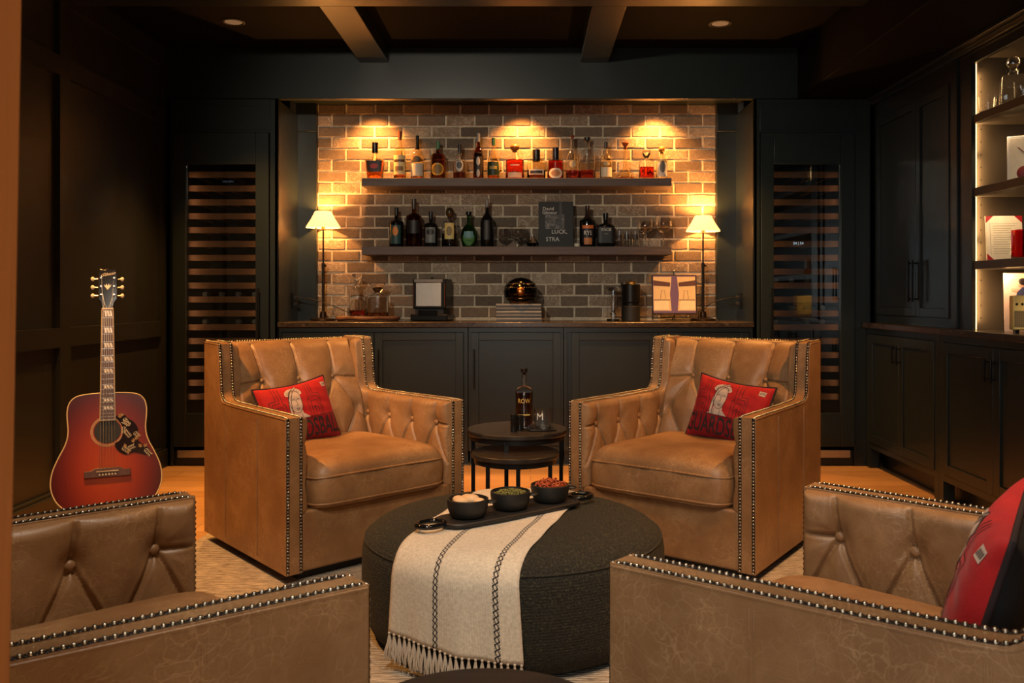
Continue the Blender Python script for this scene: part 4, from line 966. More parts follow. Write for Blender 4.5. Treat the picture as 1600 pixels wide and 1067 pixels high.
top = [ # px, width px, top py, shape, glass, liquid, level, labels, cap, description, sq, dr
 (586, 30, 223, 'wedge', 'goldglass', 'amber', .50, [(.20, .50, .75, (30, 22, 24)), (.29, .42, .42, (170, 40, 35), 'o')], ('cap', K), 'faceted amber whiskey bottle with black label, leftmost on the upper shelf', 2, .7),
 (624.8, 19, 205.5, 'slim', 'goldglass', 'amber', .12, [(.10, .50, 1.2, (225, 205, 150)), (.36, .41, 1.0, (90, 60, 30)), (.18, .27, .7, (140, 110, 70))], ('cap', (120, 60, 25)), 'tall whiskey bottle with cream label and drawn house, upper shelf', 0, 1),
 (652, 20, 212, 'tall', 'goldglass', 'amber', .06, [(.08, .36, 1.2, (205, 200, 185)), (.40, .52, .7, (90, 70, 45), 'o')], ('foil', K), 'golden bottle with black foiled neck and white label, upper shelf', 0, 1),
 (684.5, 23, 221, 'shoulder', 'darkglass', None, 0, [(.10, .42, .95, (190, 150, 60), 'o'), (.14, .38, .75, (120, 95, 45), 'o')], ('cap', (60, 110, 75)), 'dark bottle with round gold label and green neck, upper shelf', 0, 1),
 (718.5, 21, 226, 'squat', 'glass', 'darkglass', .20, [(.22, .58, .6, (185, 185, 180), 'o'), (.30, .50, .4, (70, 70, 72), 'o')], ('cap', K), 'clear bottle with silver crest and black cap, upper shelf', 0, 1),
 (747.6, 16.5, 208.6, 'slim', 'darkglass', None, 0, [(.10, .58, .9, (28, 18, 18)), (.30, .48, .35, (190, 185, 175), 'o'), (.05, .22, .3, (170, 165, 160), 'o')], ('cap', (150, 150, 150)), 'tall narrow dark bottle with silver neck and pale drawing, upper shelf', 0, 1),
 (771, 20, 215.6, 'drop', 'goldglass', 'amber', .10, [(.10, .42, 1.1, (22, 48, 32)), (.24, .32, .6, (150, 130, 60))], ('cap', (30, 80, 45)), 'round-shouldered bottle with dark green label and green cap, upper shelf', 0, 1),
 (804.5, 29, 225, 'cyl', 'glass', 'redliquid', .55, [(.06, .20, .8, (225, 190, 160)), (.38, .42, .5, (240, 190, 170))], ('ball', (150, 90, 40)), 'wide round bottle of bright red spirit with white base label, upper shelf', 0, .6),
 (838, 29, 234, 'jar', 'goldglass', 'darkglass', .32, [(.16, .34, .9, (222, 210, 185)), (.20, .29, .7, (60, 40, 30))], ('cap', (40, 30, 25)), 'squat clear bottle with dark spirit and white band label, upper shelf', 0, .6),
 (868, 25, 231, 'jar', 'glass', 'redliquid', .60, [(.04, .36, .95, (225, 215, 195), 'o'), (.10, .30, .6, (185, 130, 80), 'o')], ('cap', (20, 20, 40)), 'deep red bottle with round white label and dark cap, upper shelf', 0, .6),
 (894.4, 22, 211, 'drop', 'glass', 'redliquid', .20, [(.26, .42, .5, (200, 180, 140), 'o')], ('ball', (130, 60, 30)), 'clear long-necked bottle with a little red spirit, upper shelf', 0, 1),
 (917.6, 26, 215, 'shoulder', 'glass', 'redliquid', .22, [], ('stop', K), 'clear broad-shouldered bottle with black stopper, upper shelf', 0, .7),
 (947, 19, 222, 'tall', 'goldglass', 'amber', .05, [(.07, .32, 1.1, (215, 205, 180)), (.36, .46, .6, (190, 170, 120), 'o')], ('cap', K), 'clear bottle with tall black cap and white label, upper shelf', 0, 1),
 (977, 29, 223, 'conic', 'goldglass', 'amber', .06, [], ('disc', (150, 70, 30)), 'low conical ship decanter with a copper stopper, upper shelf', 0, 1),
 (1010, 23, 235, 'jar', 'glass', 'redliquid', .42, [], ('disc', 'glass'), 'square decanter half filled with red spirit, upper shelf', 6, 1),
 (1034, 18, 228.5, 'cyl', 'goldglass', 'amber', .04, [(.08, .62, 1.0, (185, 190, 190)), (.20, .55, .5, (90, 95, 95), 'o')], ('ball', (170, 110, 40)), 'pale bottle with silver label and gold ball stopper, rightmost on the upper shelf', 0, 1)]
for (px, wp, ty, shp, gl, lq, lv, lbs, cp, lab, sq, dr) in top:
    hh = WZ(ty, yb)-ZS1
    bottle((WX(px, yb), yb, ZS1+.0003), wp/sb, hh, shp, gl, lq, lv, lbs, cp, lab, 'bottle', 'spirit bottles on the upper shelf', sq, dr)
low = [
 (619.4, 22.5, 324.5, 'shoulder', 'blackglass', None, 0, [(.08, .55, .75, (30, 70, 72)), (.28, .52, .4, (205, 130, 50), 'o')], ('cap', K), 'black bottle with teal and orange label, leftmost on the lower shelf', None, 0, 1),
 (646.8, 25, 311, 'shoulder', 'darkglass', None, 0, [(.28, .55, .95, (14, 14, 16))], ('cap', (60, 50, 45)), 'tall dark bottle with black label and white script, lower shelf', [('WHISKEY', .018, .42, (220, 220, 220)), ('RESERVE', .013, .33, (220, 220, 220))], 0, .9),
 (673.3, 21, 331, 'shoulder', 'blackglass', None, 0, [(.12, .55, .8, (110, 118, 118)), (.34, .50, .6, (40, 42, 44), 'o')], ('cap', K), 'short black bottle with grey label and black cap, lower shelf', None, 0, 1),
 (702.6, 25, 324, 'jar', 'glass', 'darkglass', .34, [(.20, .60, .6, (205, 185, 110)), (.28, .52, .35, (120, 100, 50), 'o')], ('ball', (60, 45, 25)), 'clear bottle with upright gold label, lower shelf', None, 0, .7),
 (732.6, 26, 331, 'round', 'greenglass', None, 0, [(.04, .45, .80, (70, 120, 55), 'o'), (.26, .44, .60, (90, 140, 150))], ('stop', K), 'round bottle with blue and green landscape label, lower shelf', None, 0, .6),
 (761, 21, 311, 'tall', 'blackglass', None, 0, [(.15, .55, .45, (40, 40, 40))], ('cap', (120, 120, 118)), 'tall plain black bottle with silver-grey neck, lower shelf', None, 0, 1),
 (918, 25, 321.5, 'shoulder', 'blackglass', None, 0, [(.12, .52, .8, (20, 24, 34)), (.44, .52, .75, (200, 110, 50)), (.06, .22, .5, (200, 120, 60))], ('foil', (45, 28, 24)), 'dark bottle with big white lettering on a navy label, lower shelf', [('RYE', .043, .33, (235, 228, 215))], 0, .95),
 (946.5, 27, 333, 'shoulder', 'blackglass', None, 0, [(.12, .58, .85, (20, 20, 20))], ('cap', K), 'square-shouldered black bottle with black label, right of the navy one', [('KNOB', .030, .50, (200, 205, 195)), ('CREEK', .012, .38, (150, 150, 140))], 5, .7)]
for (px, wp, ty, shp, gl, lq, lv, lbs, cp, lab, tx, sq, dr) in low:
    if tx and tx[0][0] == 'WHISKEY': tx = None
    bottle((WX(px, yb), yb, ZS2+.0003), wp/sb, WZ(ty, yb)-ZS2, shp, gl, lq, lv, lbs, cp, lab, 'bottle', 'spirit bottles on the lower shelf', sq, dr, tx)
# stemware and tumblers on the lower shelf
def goblet(x, y, z, rb, h, stem, label, group, seg=28, name='wine_glass'):
    t = thing(name, (x, y, z), label, 'glass', group); sh = stem*h; bh = h-sh
    pr = [(rb*.68, 0), (rb*.66, .002), (.006, .006), (.004, .012), (.004, sh*.9), (.010, sh), (rb*.60, sh+bh*.12), (rb*.93, sh+bh*.35), (rb, sh+bh*.52), (rb*.90, sh+bh*.8), (rb*.78, h)]
    inn = [(a-.0012, b) for a, b in pr[-5:]]+[(.0006, sh+bh*.06)]; m = MB(); m.lathe(pr+[inn[k] for k in (4-0, 3, 2, 1, 0)][0:5]+[inn[5]], seg=seg); m.build('glass', 'glass', t, smooth=60)
for px, lab in ((786, 'stubby stemmed tasting glass beside the tall black bottle'), (810, 'stubby stemmed tasting glass beside the jar of corks')):
    goblet(WX(px, yb), yb, ZS2, 12.5/sb, WZ(352, yb)-ZS2, .30, lab, 'stemmed glasses on the lower shelf', name='tasting_glass')
for px, ty, r_, dy, lab in ((1008, 341, 13, .0, 'large thin wine glass behind the tumblers, left of the other'), (1036, 337, 14.5, -.01, 'large thin wine glass at the right end of the lower shelf')):
    goblet(WX(px, yb), yb+dy, ZS2, r_/sb, WZ(ty, yb)-ZS2, .45, lab, 'stemmed glasses on the lower shelf')
def tumbler(x, y, z, r, h, label, group, mat='glass', name='tumbler', cat='glass'):
    m = MB(); m.lathe([(.0008, 0), (r*.9, 0), (r*.93, .003), (r, h), (r-.0022, h), (r*.93-.003, .012), (.0008, .010)], seg=28, caps=(False, False)); o = m.build(name, mat, smooth=50); o.location = (x, y, z); return tag(o, label, cat, group)
for px, dy, lab in ((967.5, 0, 'short clear tumbler right of the black bottles, leftmost of three'), (980, .03, 'short clear tumbler in the middle of three'), (992.5, 0, 'short clear tumbler beside the wine glasses, rightmost of three')):
    tumbler(WX(px, yb), yb+dy, ZS2, 7.0/sb, WZ(361, yb)-ZS2, lab, 'tumblers on the lower shelf')
# glass of corks
x_, r_ = WX(832, yb), 10.5/sb
t = thing('cork_jar', (x_, yb, ZS2), 'glass jar of brown corks left of the black album', 'jar'); 
m = MB(); m.lathe([(.0008, 0), (r_*.7, 0), (r_, .03), (r_*.95, .095), (r_*.95-.002, .095), (r_-.002, .03), (.0008, .004)], seg=28, caps=(False, False)); m.build('glass', 'glass', t, smooth=50)
M['cork'] = simple('cork', (.33, .17, .09), .8)
for k in range(14):
    a, q = rn.uniform(0, 6.28), rn.uniform(0, r_*.62); z = .016+.075*k/14*.9; m = MB(); d = Vector((rn.uniform(-1, 1), rn.uniform(-1, 1), rn.uniform(-.6, .6))).normalized()*.011; c = Vector((q*math.cos(a)*.6, q*math.sin(a)*.6, z)); m.cyl(tuple(c-d), tuple(c+d), .009, seg=10)
    o = m.build('cork', 'cork'); o.location = (x_, yb, ZS2); tag(o, 'brown cork inside the glass jar on the lower shelf', 'cork', 'corks in the jar')
# album / book on display
ya = YS+.09; x0, x1 = WX(841.5, ya), WX(896, ya); z0, z1 = ZS2, WZ(314, ya); xc = (x0+x1)/2
t = thing('record_sleeve', (xc, ya, z0), 'black square record sleeve with white lettering standing on the lower shelf', 'record'); t.rotation_euler = (math.radians(-5), 0, 0)
m = MB(); m.box(-(x1-x0)/2, (x1-x0)/2, 0, .012, 0, z1-z0); m.build('sleeve', simple('sleeve_black', (.008, .009, .009), .6), t, bevel=.001)
hw, hh = (x1-x0)/2, z1-z0
for body, sz, fx, fz, sh in (('David', .034, -.22, .84, 0), ('Gilmour', .031, -.18, .755, 0), ('LUCK,', .040, .10, .335, 0), ('STRA', .040, -.10, .17, 0)):
    m = MB(); add_text(m, body, sz, lambda x, y: (fx*2*hw+x, -.0012, fz*hh+y)); m.build('lettering', cm((215, 215, 210)), t, smooth=0)
m = MB()
for k, chh in enumerate('AND STRANGE'): add_text(m, chh, .016, lambda x, y: (.26*hw+x, -.0015, (.97-k*.052)*hh+y)) if chh != ' ' else None
m.box(.19*hw, .33*hw, -.0008, -.0003, .42*hh, .99*hh); m.build('ribbon', cm((50, 52, 52)), t, smooth=0)
m = MB(); m.grid(lambda a, b: (-.62*hw+a*1.1*hw, -.0006, (.40+.32*b)*hh), 4, 4); 
n = NT('grey_print'); f = n.noise(n.coord(), 28, 4, .6, 1); n.base(n.ramp(f, [(.4, (.015, .016, .017)), (.6, (.12, .12, .12)), (.75, (.32, .32, .31))])); m.build('photo_print', n.m, t, smooth=0)
m = MB(); m.lathe([(.001, 0), (.018, 0), (.021, .012), (.020, .024), (.001, .024)], seg=24); m.cyl((0, 0, .024), (0, 0, .034), .001, seg=5); o = m.build('candle', 'cream', smooth=50); o.location = (WX(901, yb), YS+.06, ZS2); tag(o, 'small cream candle at the foot of the black record sleeve', 'candle')

# ------------------------------------------------------------------ things on the counter
M['shade'] = None
def shadem():
    n = NT('lit_lamp_shade'); n.base((.9, .82, .66)); n.b.inputs['Roughness'].default_value = .8
    n.b.inputs['Emission Color'].default_value = (1, .70, .36, 1); n.b.inputs['Emission Strength'].default_value = .75
    tr = n.n('ShaderNodeBsdfTranslucent'); tr.inputs[0].default_value = (1, .85, .6, 1); mx = n.n('ShaderNodeMixShader'); mx.inputs[0].default_value = .5
    n.l(n.b.outputs[0], mx.inputs[1]); n.l(tr.outputs[0], mx.inputs[2]); n.l(mx.outputs[0], n.t.nodes['Material Output'].inputs[0]); return n.m
M['shade'] = shadem()
M['bronze'] = simple('dark_bronze', (.035, .022, .014), .35, .8)
def lamp(px, top_py, bot_py, label):
    y = 6.03; x = WX(px, y); s = F/y; zb, zt_ = WZ(bot_py, y)-ZCT, WZ(top_py, y)-ZCT
    t = thing('table_lamp', (x, y, ZCT), label, 'table lamp', 'lit table lamps on the counter')
    m = MB(); m.lathe([(.085, 0), (.088, .004), (.086, .012), (.06, .018), (.024, .022), (.022, .05), (.018, .062), (.0105, .066)], seg=36); m.build('base', 'bronze', t, smooth=40)
    m = MB(); m.cyl((0, 0, .06), (0, 0, .40), .0095, seg=12); m.cyl((0, 0, .395), (0, 0, zb+.02), .006, seg=12); m.build('pole', 'bronze', t)
    m = MB(); m.sphere((.016, 0, .385), .008, 10); m.cyl((0, 0, .37), (0, 0, .40), .012, seg=12); m.build('knob', 'bronze', t)
    m = MB(); m.cyl((0, 0, zb-.012), (0, 0, zb+.035), .012, .014, seg=14); m.build('socket', 'gold', t)
    R0, R1 = 26.5/s, 12.5/s
    m = MB(); m.lathe([(R0, zb), (R0-.004, zb+.012), ((R0+R1)/2-.002, (zb+zt_)/2), (R1, zt_), (R1-.002, zt_), ((R0+R1)/2-.004, (zb+zt_)/2), (R0-.006, zb+.012), (R0-.002, zb)], seg=48, caps=(False, False)); m.v += []; m.build('lamp_shade', 'shade', t, smooth=60)
    b = MB(); b.sphere((0, 0, zb+.06), .019, 12); b.build('bulb', emit('bulb_glow', (1, .6, .25), 12), t)
    light('lamp_bulb', 'POINT', (x, y, ZCT+zb+.085), 24, WARM, shadow_soft_size=.02)
    return t
lamp(505, 330.5, 356, 'slim bronze lamp with small cream shade left of the brick wall')
lamp(1098.5, 337, 361.5, 'slim bronze lamp with small cream shade right of the brick wall')
# slab with two decanters
t = thing('wood_slab', (WX(575, 5.93), 5.93, ZCT), 'round live-edge wooden slab under the two decanters', 'board')
R_ = 47/(F/5.93); m = MB(); rr = [R_*(1+.025*math.sin(k*1.3)+.02*math.sin(k*.7)) for k in range(40)]
m.ring([[(rr[k]*q*math.cos(2*PI*k/40), rr[k]*.62*q*math.sin(2*PI*k/40), z) for k in range(40)] for q, z in ((.97, 0), (1, .008), (1, .026), (.975, .032))]); m.build('slab', 'slabwood', t, smooth=50)
m = MB(); m.tube([(rr[k]*1.004*math.cos(2*PI*k/40), rr[k]*.622*math.sin(2*PI*k/40), .016+.003*math.sin(k)) for k in range(40)], .010, 6, closed=True); m.build('bark', cm((70, 38, 22), .9), t)
ys = 5.93; s_ = F/ys
bottle((WX(558.5, ys), ys, ZCT+.033), 25.5/s_, WZ(428, ys)-ZCT-.033, 'jar', 'glass', 'redliquid', .145, [], ('disc', 'glass'), 'tall cut-glass decanter with an inch of red spirit, left one on the slab', 'decanter', 'glass decanters on the wood slab', 0, 1, name='decanter')
bottle((WX(590.5, ys), ys-.01, ZCT+.033), 35/s_, WZ(443, ys)-ZCT-.033, 'jar', 'glass', 'amber', .12, [], ('disc', 'glass'), 'wide cut-glass decanter with a little amber spirit, right one on the slab', 'decanter', 'glass decanters on the wood slab', 0, .8, name='decanter')
# countertop ice maker
yi = 5.90; si = F/yi; xi = WX(672, yi)
t = thing('ice_maker', (xi, yi, ZCT), 'black countertop appliance with a shiny square steel front', 'appliance'); t.rotation_euler = (0, 0, math.radians(-7))
U = lambda px: (px-672)/si; V = lambda py: (503-py)/si
m = MB(); m.box(U(644), U(697), 0, .20, V(484), V(437)); m.build('body', 'black', t, bevel=.006)
m = MB(); m.box(U(648), U(693), .01, .19, V(495), V(484)); m.build('neck', 'blackmatte', t, bevel=.003)
m = MB(); m.box(U(641), U(700), -.012, .21, .002, V(492)); m.build('base', 'black', t, bevel=.008)
m = MB(); m.box(U(649.5), U(690), -.007, .002, V(480), V(443)); m.build('front_panel', simple('satin_panel', (.5, .5, .49), .45, .6), t, bevel=.003)
m = MB(); m.box(U(647), U(692), -.006, .0, V(442.3), V(437.5)); m.build('control_strip', 'gray', t, bevel=.001)
m = MB(); m.box(U(654), U(684), -.02, -.01, V(494), V(486)); m.build('drip_tray', 'blackglass', t, bevel=.002)
m = MB(); m.cyl((0, .06, V(437)), (0, .06, V(434.5)), .010, seg=14); m.build('knob', 'black', t)
for sx in (645.3, 695.5):
    m = MB(); m.box(U(sx)-.002, U(sx)+.002, -.004, .0, V(480), V(444)); m.build('copper_edge', cm((150, 80, 35), .3, 1), t)
# stack of records / magazines with helmet
yk = 5.92; sk = F/yk; xk = WX(811, yk); z = ZCT
cols = [(60, 58, 55), (150, 145, 135), (40, 40, 42), (120, 116, 108), (70, 66, 62), (165, 158, 145), (35, 34, 34), (110, 104, 96), (52, 50, 48), (140, 135, 126)]
desc = ['bottom', 'second from bottom', 'third from bottom', 'fourth from bottom', 'fifth from bottom', 'fifth from top', 'fourth from top', 'third from top', 'second from top', 'top']
hb_ = (27.0/sk)/10
for k in range(10):
    m = MB(); m.box(-.153, .153, -.11, .11, 0, hb_-.0006); o = m.build('magazine', cm(cols[k], .35), bevel=.001); o.location = (xk+rn.uniform(-.003, .003), yk+rn.uniform(-.003, .003)+.02, z+.0003); z += hb_
    o.rotation_euler = (0, 0, rn.uniform(-.012, .012)); tag(o, 'thin square magazine in the stack under the helmet, %s one' % desc[k], 'magazine', 'magazines stacked under the helmet')
M['chrome'] = simple('dark_chrome', (.05, .045, .045), .12, 1)
t = thing('mini_helmet', (xk+.012, yk+.01, z+.001), 'small shiny dark helmet on top of the magazine stack', 'helmet')
m = MB(); RH = 27/sk
m.ring([[(RH*math.cos(2*PI*k/40)*math.sin(q), RH*1.05*math.sin(2*PI*k/40)*math.sin(q), .078+RH*.86*math.cos(q) if q < PI/2 else .078-(q-PI/2)*.085) for k in range(40)] for q in [i*PI/2/10+.02 for i in range(10)]+[PI/2, PI/2+.25, PI/2+.5, PI/2+.7]][::-1]); m.build('shell', 'chrome', t, smooth=60)
m = MB()
for k in range(22):
    for e in (.62, .80): 
        a = PI+PI*(k+.5)/22; m.dome((RH*math.cos(a)*math.sin(PI/2*e), RH*1.05*math.sin(a)*math.sin(PI/2*e), .078+RH*.86*math.cos(PI/2*e)), (math.cos(a), math.sin(a), .6), .0035, .003, 6)
m.build('studs', 'nail', t)
m = MB(); m.dome((0, -RH*.98, .085), (0, -1, .15), .030, .012, 18); m.build('front_badge', cm((170, 110, 60), .3, 1), t, smooth=60)
m = MB(); m.tube([(-RH*.9, -.04, .05), (-RH*.55, -RH*1.02, .038), (0, -RH*1.2, .034), (RH*.55, -RH*1.02, .038), (RH*.9, -.04, .05)], .0045, 8); m.tube([(-RH*.8, -.05, .028), (0, -RH*1.15, .012), (RH*.8, -.05, .028)], .004, 8); m.build('face_bar', 'chrome', t, smooth=60)
m = MB(); m.lathe([(.001, 0), (RH*.55, 0), (RH*.6, .02), (RH*.4, .03)], seg=24); m.build('stand', cm((150, 90, 45), .4), t)
# grinder and glass canister
yg = 5.98; sg = F/yg
t = thing('glass_canister', (WX(958, yg), yg, ZCT), 'clear glass canister with a lid beside the black grinder', 'canister'); r = 10/sg; h = WZ(455, yg)-ZCT
m = MB(); m.lathe([(.0008, .012), (r, .012), (r, h), (r-.002, h), (r-.002, .016), (.0008, .016)], seg=28, caps=(False, False)); m.build('glass', 'glass', t, smooth=50)
m = MB(); m.lathe([(r*1.02, 0), (r*1.02, .012)], seg=28); m.build('foot', 'black', t)
m = MB(); m.lathe([(r*1.1, h), (r*1.1, h+.03), (r*1.0, h+.034)], seg=28); m.build('lid', 'glass', t, smooth=50)
m = MB(); m.lathe([(r*.3, .018), (r*.5, .05), (r*.25, .06), (r*.25, h-.02)], seg=16); m.build('inner_tube', 'glass', t, smooth=50)
t = thing('grinder', (WX(984.5, yg), yg-.04, ZCT), 'tall matt black grinder with brass knob beside the framed picture', 'grinder'); r = 14.6/sg; h = WZ(445, yg)-ZCT
m = MB(); m.lathe([(r, 0), (r, h*.42)], seg=32); m.build('body', 'blackmatte', t, bevel=.003)
m = MB(); m.lathe([(r*.93, h*.42), (r*.93, h*.5), (r, h*.52), (r, h), (r*.9, h+.004)], seg=32); m.build('upper_body', 'black', t, bevel=.002)
m = MB(); m.lathe([(r*.62, h+.004), (r*.55, h+.018), (r*.2, h+.028)], seg=24); m.build('knob', 'gold', t, smooth=40)
m = MB(); m.box(-r-.004, -r+.012, -.012, .012, h*.93, h+.014); m.build('thumb_tab', 'black', t, bevel=.002)
# framed picture on an easel
yf = 5.90; sf = F/yf; xf = WX(1054.5, yf)
t = thing('framed_picture', (xf, yf, ZCT+.006), 'framed cream and violet picture on a small black easel beside the right lamp', 'picture'); t.rotation_euler = (math.radians(-6), 0, 0)
FW = 35.0/sf; z0, z1 = (503-493)/sf, (503-431.5)/sf
m = MB(); m.box(-FW, FW, 0, .010, z0, z1); m.build('frame', 'black', t, bevel=.002)
m = MB(); m.box(-FW+.006, FW-.006, -.0012, 0, z0+.006, z1-.006); m.build('print_ground', cm((112, 88, 128), .4), t)
m = MB()
def art(poly, sgn): return [(sgn*x*FW, z0+(z1-z0)*z) for x, z in poly]
cr = MB(); dk = MB(); md = MB()
for sgn in (-1, 1):
    cr.prism(art([(.14, .08), (.20, .50), (.12, .95), (.94, .95), (.94, .08)], sgn), lambda a, b, d: (a, d, b), -.002, -.0013)
    md.prism(art([(.24, .10), (.26, .34), (.90, .34), (.92, .10)], sgn), lambda a, b, d: (a, d, b), -.0028, -.0021)
    dk.prism(art([(.18, .80), (.94, .86), (.94, .72), (.20, .70)], sgn), lambda a, b, d: (a, d, b), -.0028, -.0021)
    dk.prism(art([(.20, .365), (.92, .365), (.92, .345), (.20, .345)], sgn), lambda a, b, d: (a, d, b), -.0028, -.0021)
    for p in ([(.40, .38), (.44, .60), (.58, .60), (.62, .38)],):
        q = art(p, sgn); dk.tube([(a, -.0022, b) for a, b in q], .0014, 5)
cr.build('pale_shapes', cm((222, 196, 150), .5), t, smooth=0); dk.build('dark_shapes', cm((92, 58, 52), .5), t, smooth=0); md.build('light_shapes', cm((238, 220, 182), .5), t, smooth=0)
m = MB()
for s in (-1, 1): m.tube([(s*FW*1.02, -.025, -.0), (s*FW*1.02, -.03, .045), (s*FW*1.02, -.03, .055)], .004, 8); m.sphere((s*FW*1.02, -.03, .06), .007, 8); m.tube([(s*FW*1.02, -.025, .012), (s*FW*.5, .0, .016), (0, .012, .02)], .0035, 8)
m.tube([(0, .012, .0), (0, .014, z1+.02)], .004, 8); m.tube([(-FW*1.02, -.02, z0-.006), (FW*1.02, -.02, z0-.006)], .004, 8); m.tube([(0, .012, .04), (0, .11, .012)], .004, 8); m.build('easel', 'bronze', t, smooth=60)
m = MB(); m.sphere((0, .013, z1+.028), .009, 10); m.build('finial', 'steel', t)
# sockets and cords at the ends of the counter
def outlet(x, y, z, sgn, lamp_xy, label, clab, pts):
    t = thing('power_outlet', (x, y, z), label, 'outlet', 'power outlets beside the brick wall'); m = MB(); m.box(-.003, .003, -.035, .035, -.055, .055); m.build('plate', 'black', t, bevel=.002)
    for zz in (-.022, .022): m = MB(); m.box(sgn*.003, sgn*.030, -.014, .014, zz-.011, zz+.011); m.build('plug', 'blackmatte', t, bevel=.003)
    m = MB(); m.tube(catmull([(x+sgn*.03, y, z+.022)]+pts, 8), .0028, 6); m.warp(lambda a, b, c: (a-x, b-y, c-z)); m.build('cord', 'blackmatte', t, smooth=80)
outlet(XT0+.0035, 5.98, 1.075, 1, None, 'black outlet with plugs on the tower side left of the left lamp', 'black cord looping from the left outlet past the decanters', [(-1.50, 5.95, 1.085), (-1.36, 5.90, 1.045), (-1.26, 6.02, .99), (-1.15, 6.11, .945), (-.9, 6.12, .942), (-.74, 6.05, .942)])
outlet(XT1-.0035, 5.98, 1.075, -1, None, 'black outlet with plugs on the tower side right of the right lamp', 'black cord running from the right outlet to the right lamp', [(1.34, 5.95, 1.09), (1.24, 5.96, 1.055), (1.19, 6.05, .985), (1.2, 6.11, .945), (1.05, 6.11, .942), (.95, 6.09, .942)])

# ------------------------------------------------------------------ things on the nesting table
yt = 4.06; sT = F/yt
bottle((WX(819, yt), yt, TZ), 27.5/sT, WZ(576, yt)-TZ+.001, 'shoulder', 'glass', 'darkglass', .60, [(.22, .24, .7, (190, 160, 80))], ('stop', (20, 16, 14)), 'whiskey bottle with gold lettering standing on the nesting table', 'bottle', None, 0, 1, [('ROW', .030, .46, (190, 150, 70)), ('RYE', .016, .34, (190, 150, 70))][:1])
yl = 3.93
for px, w_, ty, by, lab in ((802.5, 10, 641, 669, 'slim black lighter with a bright edge, left of the whiskey bottle'), (812, 12, 645, 668, 'short black canister just left of the whiskey bottle')):
    yq = yl if px < 805 else yl+.045; s = F/yq; h = (669-ty)/s*.98; t = thing('lighter' if px < 805 else 'small_canister', (WX(px, yq), yq, TZ), lab, 'lighter' if px < 805 else 'canister')
    m = MB(); m.lathe([(w_/2/s, 0), (w_/2/s, h*.8)], seg=20); m.build('body', 'blackglass', t, bevel=.001)
    m = MB(); m.lathe([(w_/2/s*.98, h*.81), (w_/2/s*.98, h)], seg=20); m.build('lid', 'black', t, bevel=.001)
t = thing('coaster', (WX(846, 3.99), 3.99, TZ), 'flat black tray under the engraved tumbler', 'tray'); m = MB(); m.box(-.062, .062, -.055, .055, 0, .008); m.build('tray', 'black', t, bevel=.003); t.rotation_euler = (0, 0, .15)
xg = WX(848, 3.99); tumbler(xg, 3.99, TZ+.0085, 13.5/(F/3.99), .088, 'clear tumbler engraved with a letter on the nesting table', None)
m = MB(); R_ = 13.5/(F/3.99); add_text(m, 'M', .045, lambda x, y: ((R_+.0005)*math.sin(x/R_-.35), -(R_+.0005)*math.cos(x/R_-.35), .055+y)); 
g = [o for o in COL.objects if o.name.startswith('tumbler') and 'engraved' in o.get('label', '')][0]; m.build('engraving', cm((200, 195, 185), .6), g, smooth=0)
tumbler(WX(829, 3.95), 3.95, TZ, .016, .032, 'small shot glass in front of the whiskey bottle', None, name='shot_glass')

# ------------------------------------------------------------------ lit shelf contents
def on(px, py_base, z, X): return (X, yR(px, X), z)
Xs = 2.31
x, y, z = on(1583, 0, SH[0], 2.335)
t = thing('decanter', (x, y, SH[0]), 'square crystal decanter with a ball stopper on the top lit shelf', 'decanter'); t.rotation_euler = (0, 0, -.35)
s = F/y; hh = WZ(88, y)-SH[0]; rb = 17.5/s
m = MB(); m.lathe([(rb*.95, 0), (rb, .004), (rb, hh*.56), (rb*.9, hh*.60), (rb*.42, hh*.62), (rb*.40, hh*.70), (rb*.52, hh*.72)], seg=32, sq=lambda r, z: 8 if r > rb*.6 else 0); m.build('glass', 'glass', t, smooth=40)
m = MB(); m.lathe([(rb*.3, hh*.70), (rb*.34, hh*.76)]+[(max(.001, rb*.56*math.sin(PI*k/10)), hh*.76+hh*.24*(1-math.cos(PI*k/10))/2) for k in range(2, 10)]+[(.001, hh)], seg=28); m.build('stopper', 'glass', t, smooth=60)
m = MB()
for q in range(3): add_text(m, ['WHISKEY DECANTER', 'BOURBON', '1792'][q], [.007, .014, .008][q], lambda x, y: (x, -rb*1.0-.0008, hh*(.42-.07*q)+y)) if q == 1 else None
m.build('engraving', cm((200, 190, 170)), t, smooth=0)
tumbler(2.30, yR(1544, 2.30), SH[0], .043, .085, 'thick clear tumbler left of the crystal decanter on the top lit shelf', 'tumblers on the top lit shelf')
tumbler(2.30, yR(1595, 2.30)-.02, SH[0], .040, .085, 'thick clear tumbler right of the crystal decanter, at the picture edge', 'tumblers on the top lit shelf')
# white box with dark mark on second shelf
x, y = 2.36, yR(1594, 2.36); t = thing('framed_photo', (x, y, SH[1]), 'white framed print with a dark red spot on the second lit shelf', 'picture'); t.rotation_euler = (0, 0, -.5)
m = MB(); m.box(-.055, .12, -.012, .012, 0, .225); m.build('frame', 'white', t, bevel=.002)
m = MB(); m.box(-.045, .11, -.014, -.012, .012, .212); m.build('print', cm((238, 228, 205)), t)
m = MB(); m.dome((.02, -.014, .045), (0, -1, 0), .035, .004, 20); m.tube([(-.01, -.0145, .17), (.03, -.0145, .13)], .002, 5); m.build('spot', cm((120, 20, 20)), t)
